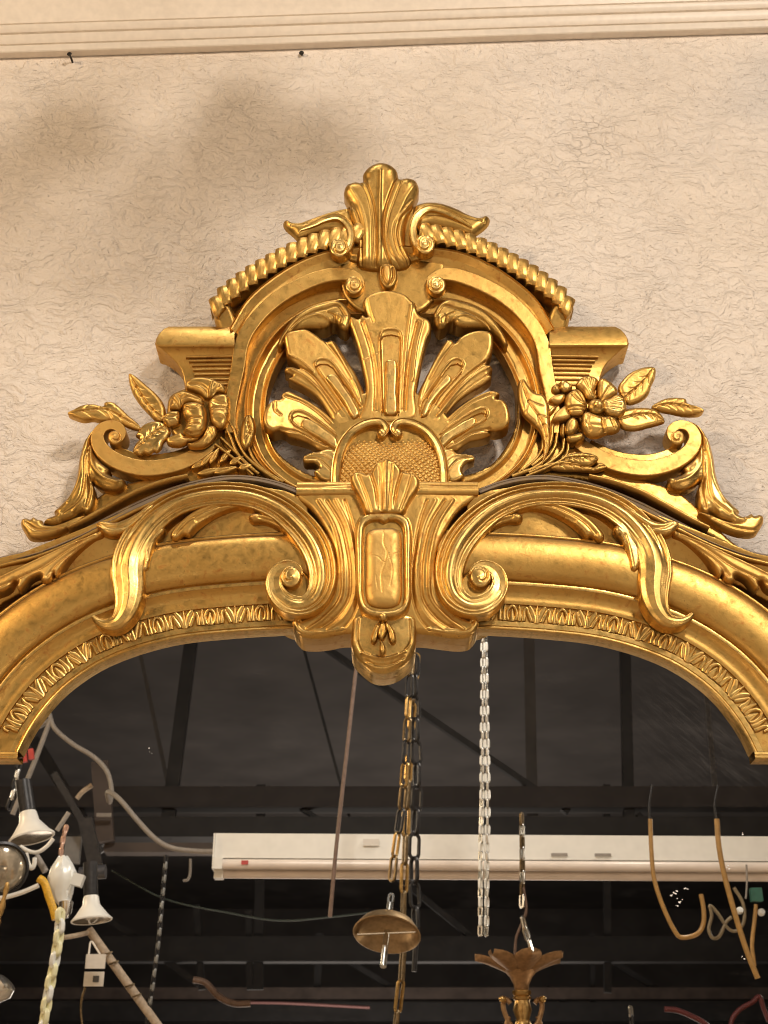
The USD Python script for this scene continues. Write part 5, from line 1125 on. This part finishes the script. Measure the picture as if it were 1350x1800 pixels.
# bronze flower chandelier
t = thing('chandelier', 'rubbed bronze chandelier with open flower cup and curled arms at the lower edge', 'chandelier')
Dh = 5.0; s = pxm(Dh); c = WR(917, 1742, Dh)
part('cup', lathe([(0, .0), (12*s, 0), (13*s, 10*s), (19*s, 22*s), (28*s, 32*s), (26*s, 34*s), (10*s, 28*s), (0, 26*s)], c, n=28), RUST, t, smooth=50)
for k in range(7):
    a = 2 * math.pi * k / 7 + .5
    d_ = np.array([math.cos(a), math.sin(a), 0]); pr_ = np.array([-math.sin(a), math.cos(a), 0])
    rows, sec = [], 9
    for u in np.linspace(0, 1, 9):
        cc = c + np.array([0, 0, 26 * s]) + d_ * (16 + 60 * u) * s + np.array([0, 0, (34 * u - 10 * u * u) * s])
        wd = (6 + 17 * math.sin(math.pi * min(u * .85 + .08, 1)) ) * s * (1 if u < .98 else .35)
        for v in np.linspace(-1, 1, sec): rows.append(cc + pr_ * wd * v + np.array([0, 0, 9 * s * v * v]))
    V = np.array(rows); V2 = np.vstack([V, V + np.array([0, 0, -2.2 * s])]); n9 = 9 * sec
    F = []
    for i in range(8):
        for j in range(sec - 1):
            q = i * sec + j; F += [(q, q + sec, q + sec + 1), (q, q + sec + 1, q + 1), (n9 + q, n9 + q + sec + 1, n9 + q + sec), (n9 + q, n9 + q + 1, n9 + q + sec + 1)]
    for i in range(8):
        for j in (0, sec - 1): q = i * sec + j; F += [(q, q + sec, n9 + q), (q + sec, n9 + q + sec, n9 + q)]
    for j in range(sec - 1): q = 8 * sec + j; F += [(q, q + 1, n9 + q), (q + 1, n9 + q + 1, n9 + q)]
    part('petal', (V2, np.array(F)), RUST, t, smooth=50)
part('collar', lathe([(0, -14*s), (14*s, -14*s), (16*s, -10*s), (13*s, -8*s), (16*s, -4*s), (16*s, 0), (12*s, 2*s), (0, 2*s)], c, n=28), BRASS, t, smooth=40)
part('stem', lathe([(0, -160*s), (10*s, -160*s), (10*s, -60*s), (14*s, -52*s), (11*s, -44*s), (16*s, -30*s), (12*s, -14*s), (0, -14*s)], c, n=24), BRASS, t, smooth=40)
for sx in (-1, 1):
    P = [c + np.array([sx * x * s, .01, z * s]) for x, z in ((10, -60), (22, -52), (30, -34), (32, -20), (26, -14), (20, -20))]
    part('arm', tube(P, 4.2 * s, 10), RUST, t, smooth=60)
    part('arm_knob', lathe([(0, -6*s), (5*s, -4*s), (6.5*s, 0), (5*s, 4*s), (0, 6*s)], c + np.array([sx * 33 * s, .02, -14 * s]), n=16), BRASS, t, smooth=60)
    P = [c + np.array([sx * x * s, .01, z * s]) for x, z in ((24, -40), (30, -58), (40, -72), (44, -90), (60, -96))]
    part('arm', tube(P, 4.0 * s, 10), RUST, t, smooth=60)
chain('dark chain above the bronze flower chandelier', [(917, 1430), (918, 1500), (918, 1560), (917, 1612)], 5.0, 26, 12, 2.6, [DKBRASS, CHROME], turn=.8)
cord('supply_cord', 'brown cord looping down beside the chain into the bronze flower', 'cord', [(920, 1560), (925, 1600), (915, 1628), (907, 1650), (905, 1680)], 5.0, 5, BROWNCORD)
chain('silver chain end slanting into the bronze flower', [(918, 1612), (925, 1640), (934, 1670), (940, 1700)], 4.95, 26, 13, 3.0, [CHROME], turn=1.0)
chain('short dark chain end at the bottom edge right of the bronze chandelier', [(1108, 1770), (1112, 1810), (1118, 1850)], 5.4, 20, 10, 2.6, [CHROME, BLKIRON])

# amber cords on the right
cord('hanger_wire', 'thin dark wire holding the U-shaped amber cord to the beam', 'wire', [(1143, 1445), (1141, 1415), (1146, 1380)], 5.2, 4, BLKIRON)
cord('hanger_wire', 'thin dark wire holding the slanting amber cord to the beam', 'wire', [(1260, 1445), (1256, 1415), (1262, 1380)], 5.0, 4, BLKIRON)
cord('amber_cord', 'amber cord hanging in a wide U below the strip light', 'cord', [(1143, 1440), (1145, 1495), (1150, 1545), (1166, 1595), (1187, 1638), (1200, 1648), (1225, 1642), (1236, 1625), (1237, 1600), (1232, 1572)], 5.2, 8, AMBER)
cord('amber_cord', 'thick straight amber cord slanting down to a cut end right of the U-shaped one', 'cord', [(1260, 1440), (1264, 1490), (1275, 1545), (1293, 1610), (1312, 1670), (1332, 1720)], 5.0, 10, AMBER)
cord('amber_cord', 'short amber cord dropping from the green plug', 'cord', [(1329, 1590), (1326, 1620), (1322, 1660), (1326, 1698)], 5.3, 7, AMBER)
cord('looped_cord', 'dull olive cord crossing itself between the two long amber cords', 'cord', [(1290, 1560), (1306, 1588), (1308, 1618), (1296, 1636), (1280, 1632), (1262, 1606), (1248, 1592), (1251, 1610), (1246, 1632), (1252, 1648), (1264, 1646), (1276, 1622), (1286, 1612)], 5.3, 6, DULLCORD)
t = thing('plug', 'dark green plug hanging under the strip light at the right edge', 'plug')
part('plug_body', plate(WR(1329, 1573, 5.3), 19 * pxm(5.3), .03, 22 * pxm(5.3)), GREEN, t, smooth=False)
part('wire', tube([WR(1312, 1520, 5.3), WR(1313, 1550, 5.3), WR(1311, 1580, 5.3)], .004, 8), GREYCORD, t)
for x, y, lb in ((1300, 1601, 'round white wire nut behind the slanting amber cord'), (1338, 1604, 'round white wire nut just right of the green plug')):
    part('wire_nut', lathe([(0, -6*.0023), (5*.0023, -4*.0023), (6.5*.0023, 0), (5*.0023, 5*.0023), (0, 6*.0023)], WR(x, y, 5.3), (0.2, 1, .3), 16), PLASTIC, smooth=60, label=lb, cat='wire nut')
cord('red_cord', 'dark red cord sagging along the bottom edge of the glass', 'cord', [(1168, 1774), (1190, 1776), (1215, 1786), (1240, 1800), (1262, 1824)], 6.5, 9, DKRED)
cord('red_cord', 'dark red cord rising in a peak at the lower right corner', 'cord', [(1284, 1830), (1286, 1795), (1300, 1775), (1322, 1762), (1335, 1752), (1342, 1772), (1352, 1796)], 6.5, 8, DKRED)
cord('pink_tube', 'faint pink tube lying on the far truss', 'tube light', [(440, 1762), (500, 1763), (580, 1767), (650, 1771)], 21.0, 5, plain('pink_tube', (.34, .16, .15), .4, var=.1))

# left: conduit, cords, flood lamps, tags, pole
cord('grey_cable', 'long grey cable snaking from the left corner of the arch to the strip light', 'cable', [(86, 1252), (96, 1280), (128, 1308), (164, 1330), (188, 1356), (196, 1388), (193, 1410), (190, 1392), (210, 1405), (240, 1440), (270, 1472), (300, 1490), (340, 1496), (382, 1497)], [6.2]*6+[6.2,6.1]+[6.0]*6, 9, GREYCORD)
cord('grey_conduit', 'straight grey conduit slanting down from the corner of the arch to the flood lamps', 'conduit', [(90, 1262), (58, 1346), (22, 1432)], 6.2, 9, GREYCORD)
cord('short_conduit', 'short grey conduit end behind the corner of the frame', 'conduit', [(92, 1262), (78, 1272), (56, 1284)], 6.3, 9, GREYCORD)
chain('dark chain beside the straight conduit at the left edge', [(36, 1300), (32, 1350), (24, 1390), (14, 1424)], 5.6, 26, 14, 3.4, [BLKIRON, CHROME])
for (x, y), lb in (((44, 1331), 'lower left of the two small red clips at the corner of the frame'), ((56, 1326), 'upper right of the two small red clips at the corner of the frame')):
    t = thing('clip', lb, 'clip')
    part('clip_body', bar(WR(x - 2, y - 9, 6.0), WR(x, y + 9, 6.0), 9 * pxm(6), .02), RED, t, smooth=False)

def flood(label, top, base, D, w0, w1, lens=None):
    t = thing('flood_lamp', label, 'flood lamp')
    p, q = WR(*top, D), WR(*base, D); L = np.linalg.norm(q - p); u = (q - p) / L; s = pxm(D)
    part('socket', lathe([(0, -58*s), (w0*.92*s, -58*s), (w0*.95*s, -2*s), (w0*.8*s, 0), (0, 0)], p, u, 28), BLKIRON, t, smooth=40)
    part('shade', lathe([(w0*.9*s, -1*s), (w0*s, 2*s), (w0*1.15*s, L*.35), (w1*.8*s, L*.78), (w1*s, L*.95), (w1*.99*s, L), (w1*.93*s, L), (w1*.7*s, L*.75), (w0*.9*s, L*.3), (w0*.8*s, 0)], p, u, 40), WHITE, t, smooth=40)
    part('bulb_face', lathe([(0, L*.9), (w1*.55*s, L*.88), (w1*.92*s, L*.97), (w1*.9*s, L*.99), (0, L*1.04)], p, u, 32), SMOKE, t, smooth=40)
flood('pale flood lamp with flared white shade, upper of the two on the left', (49, 1428), (56, 1474), 5.3, 15, 40)
flood('white cone-shaped flood lamp below and right of the other, over the tan pole', (160, 1576), (161, 1619), 5.2, 13, 35)
t = thing('spot_lamp', 'round glass-faced spot lamp cut by the left edge of the glass', 'spot lamp')
c = WR(3, 1527, 5.0); u = np.array([.35, 1, -.25]); u /= np.linalg.norm(u); s = pxm(5.0)
part('rim', lathe([(0, -60*s), (20*s, -58*s), (34*s, -30*s), (44*s, -6*s), (46*s, 2*s), (42*s, 4*s), (40*s, -4*s), (0, -12*s)], c, u, 40), BLKIRON, t, smooth=40)
part('glass_face', lathe([(0, 12*s), (18*s, 10*s), (34*s, 4*s), (41*s, -2*s), (41*s, -4*s), (0, -4*s)], c, u, 40), SMOKE, t, smooth=60)
t = thing('lamp_bracket', 'dark steel lamp bracket with arm behind the white bulb cover on the left', 'bracket')
part('arm', bar(WR(150, 1440, 5.5), WR(170, 1530, 5.5), 24 * pxm(5.5), .03), BLKIRON, t, smooth=False)
part('knuckle', tube([WR(140, 1537, 5.35), WR(165, 1534, 5.35), WR(186, 1532, 5.35)], 12 * pxm(5.35), 18), plain('charcoal_metal', (.10, .10, .11), .4, metallic=.4), t, smooth=60)
part('plate', plate(WR(128, 1495, 5.8), 27 * pxm(5.8), .03, 46 * pxm(5.8)), plain('grey_plate', (.16, .155, .15), .6), t, smooth=False)
part('strut', bar(WR(95, 1360, 5.7), WR(178, 1500, 5.7), 12 * pxm(5.7), .02), BLKIRON, t, smooth=False)
t = thing('bulb_cover', 'crumpled white plastic cover over a bulb above the cream chain', 'bulb cover')
s = pxm(5.0)
cov = lathe([(0, -8*s), (8*s, -6*s), (17*s, 8*s), (24*s, 26*s), (22*s, 44*s), (17*s, 56*s), (13*s, 72*s), (9*s, 82*s), (0, 86*s)], WR(110, 1512, 5.0), (.13, .05, -1), 26)
v = cov.vertices; cov.vertices = v + (meshkit.fbm(v * 34, 3, 3)[:, None] - .5) * .035
part('cover', cov, PLASTIC, t, smooth=30)
part('spout', bar(WR(128, 1545, 4.95), WR(146, 1550, 4.95), 20 * s, 16 * s), PLASTIC, t, smooth=False)
part('foil_cap', lathe([(0, 0), (12*s, 2*s), (10*s, 20*s), (5*s, 28*s), (0, 29*s)], WR(116, 1584, 4.98), (.1, .1, -1), 20), CHROME, t, smooth=30)
chain('thin copper bead chain rising above the white bulb cover', [(117, 1452), (112, 1470), (108, 1492), (106, 1512)], 5.0, 17, 10, 3.0, [plain('pale_copper', (.72, .48, .38), .3, metallic=.8)])
chain('chunky cream and white plastic chain hanging to the lower edge at the left', [(106, 1600), (104, 1640), (96, 1690), (86, 1740), (78, 1790), (72, 1840)], 4.75, 30, 21, 5.2, [YELWHITE, PLASTIC, YELWHITE], turn=.9)
cord('yellow_rope', 'short knotted yellow rope beside the white bulb cover', 'rope', [(68, 1544), (78, 1552), (86, 1576), (93, 1596), (98, 1616)], 4.9, 14, YELLOW)
cord('white_cord', 'white cord running in from the left edge to the yellow rope', 'cord', [(-20, 1582), (10, 1577), (40, 1568), (68, 1556)], 5.0, 8, WHITE)
cord('white_cord', 'white twisted cord hooked under the upper flood lamp', 'cord', [(36, 1488), (50, 1496), (66, 1498), (82, 1488), (94, 1474)], 5.2, 7, WHITE)
cord('white_cord', 'white cord with a bent end below the upper flood lamp', 'cord', [(46, 1500), (50, 1518), (55, 1526), (60, 1520), (61, 1508)], 5.2, 8, WHITE)
cord('grey_sleeve', 'grey ribbed cable sleeve between the lamp and the frame corner', 'cable', [(100, 1460), (110, 1445), (121, 1428)], 5.4, 9, GREYCORD)
cord('grey_sleeve', 'bent grey sleeve left of the yellow rope', 'cable', [(64, 1505), (72, 1518), (80, 1532)], 5.3, 12, GREYCORD)
cord('short_hose', 'short tan hose end beside the brown post', 'hose', [(135, 1404), (145, 1392), (162, 1380)], 6.4, 9, TAN)
t = thing('brass_drop', 'slender brass drop ornament at the left edge under the spot lamp', 'ornament')
part('spindle', lathe([(0, 0), (3*s, 2*s), (5*s, 14*s), (3*s, 26*s), (6*s, 40*s), (5*s, 52*s), (2.5*s, 58*s), (5*s, 66*s), (4*s, 72*s), (0, 74*s)], WR(14, 1550, 4.9), (-.12, 0, -1), 16), BRASS, t, smooth=50)
t = thing('glass_prism', 'clear glass lamp end at the left edge near the bottom', 'glass lamp')
part('bulb', lathe([(0, -30*s), (12*s, -28*s), (16*s, -8*s), (22*s, 6*s), (18*s, 18*s), (0, 22*s)], WR(-2, 1742, 4.9), (.7, .2, .7), 24), CHROME, t, smooth=50)
t = thing('tan_pole', 'tan wooden pole slanting to the lower edge with a short side peg', 'pole')
part('pole', tube([WR(156, 1634, 5.6), WR(215, 1716, 5.6), WR(290, 1820, 5.6)], 7.2 * pxm(5.6), 14), TAN, t, smooth=60)
part('peg', tube([WR(112, 1648, 5.5), WR(136, 1644, 5.55), WR(160, 1638, 5.6)], 4 * pxm(5.6), 10), TAN, t, smooth=60)
for x, y in ((189, 1676), (200, 1692), (228, 1732), (240, 1750)): part('ring', tube([WR(x - 8, y + 3, 5.59), WR(x, y, 5.57), WR(x + 8, y - 3, 5.59)], 1.4 * pxm(5.6), 6), DKBRASS, t)
for (x, y, mk), lb in (((168, 1690, 0), 'upper white price tag hanging from the tan pole'), ((165, 1721, 1), 'lower white price tag, with a small dark print on it')):
    t = thing('price_tag', lb, 'tag', None)
    s_ = pxm(5.45)
    part('card', plate(WR(x, y, 5.45), 33 * s_, .006, 23 * s_), CARD, t, smooth=False)
    if mk: part('print', plate(WR(x + 4, y, 5.445) + np.array([0, .004, 0]), 10 * s_, .002, 10 * s_), plain('tag_ink', (.08, .08, .08), .6), t, smooth=False)
    else: part('string', tube([WR(156, 1678, 5.45), WR(160, 1655, 5.5), WR(170, 1668, 5.47), WR(176, 1678, 5.45)], 1.6 * s_, 6), CARD, t)
cord('tag_string', 'thin dark string trailing from the lower price tag', 'string', [(150, 1735), (143, 1760), (143, 1790), (150, 1830)], 5.45, 4, DKBRASS)
chain('dull steel chain hanging straight down between the pole and the strip light', [(292, 1505), (287, 1560), (280, 1640), (270, 1720), (258, 1800), (254, 1850)], 5.6, 17, 9, 2.6, [BLKIRON, plain('dull_steel', (.26, .26, .25), .45, metallic=.6)])
cord('brown_hose', 'brown hose sagging across the far trusses left of centre', 'hose', [(340, 1722), (362, 1728), (385, 1752), (412, 1764), (440, 1764)], 7.0, 11, BROWNCORD)
cord('sagging_wire', 'thin dark green wire sagging right across the glass below the strip light', 'wire', [(196, 1400 + 130), (290, 1580), (400, 1604), (490, 1618), (580, 1612), (680, 1600)], 7.5, 3, plain('green_wire', (.05, .07, .06), .5))
for x in (333, 328): cord('hook', None, None, [(x, 1510), (x, 1535), (x - 6, 1548), (x + 6, 1550)], 6.8, 4, GREYCORD) if False else None
cord('steel_hook', 'small grey hook under the brown beam', 'hook', [(335, 1510), (334, 1536), (330, 1546), (322, 1548)], 6.9, 5, GREYCORD)

# a small hanging chandelier just above the picture: it throws the soft brown shadow on the upper left of the wall
t = thing('shade_chandelier', 'brass chandelier with cloth shades hanging above the picture, throwing the blurred shadow', 'chandelier')
c = np.array([.03, -.92, 3.70])
part('column', lathe([(0, -.17), (.012, -.165), (.03, -.14), (.016, -.10), (.04, -.05), (.05, -.02), (.03, .03), (.014, .09), (.02, .16), (0, .17)], c, n=24), BRASS, t, smooth=50)
part('suspension', tube([c + [0, 0, .16], c + [0, .01, 1.4], c + [0, 0, 2.7]], .006, 8), BRASS, t)
for k in range(6):
    a = 2 * math.pi * k / 6 + .4; dd = np.array([math.cos(a), math.sin(a), 0])
    e_ = c + dd * .25 + [0, 0, .02]
    part('arm', tube([c + [0, 0, -.06], c + dd * .10 + [0, 0, -.12], c + dd * .21 + [0, 0, -.08], e_], .008, 8), BRASS, t, smooth=60)
    part('shade', lathe([(.05, .16), (.095, .03), (.093, .03), (.048, .16)], e_, n=24), CARD, t, smooth=50)
    if k % 2: part('glass_drop', lathe([(0, -.40), (.022, -.36), (.026, -.20), (.014, -.03), (0, -.02)], c + dd * .21 + [0, 0, -.08], n=14), CHROME, t, smooth=50)
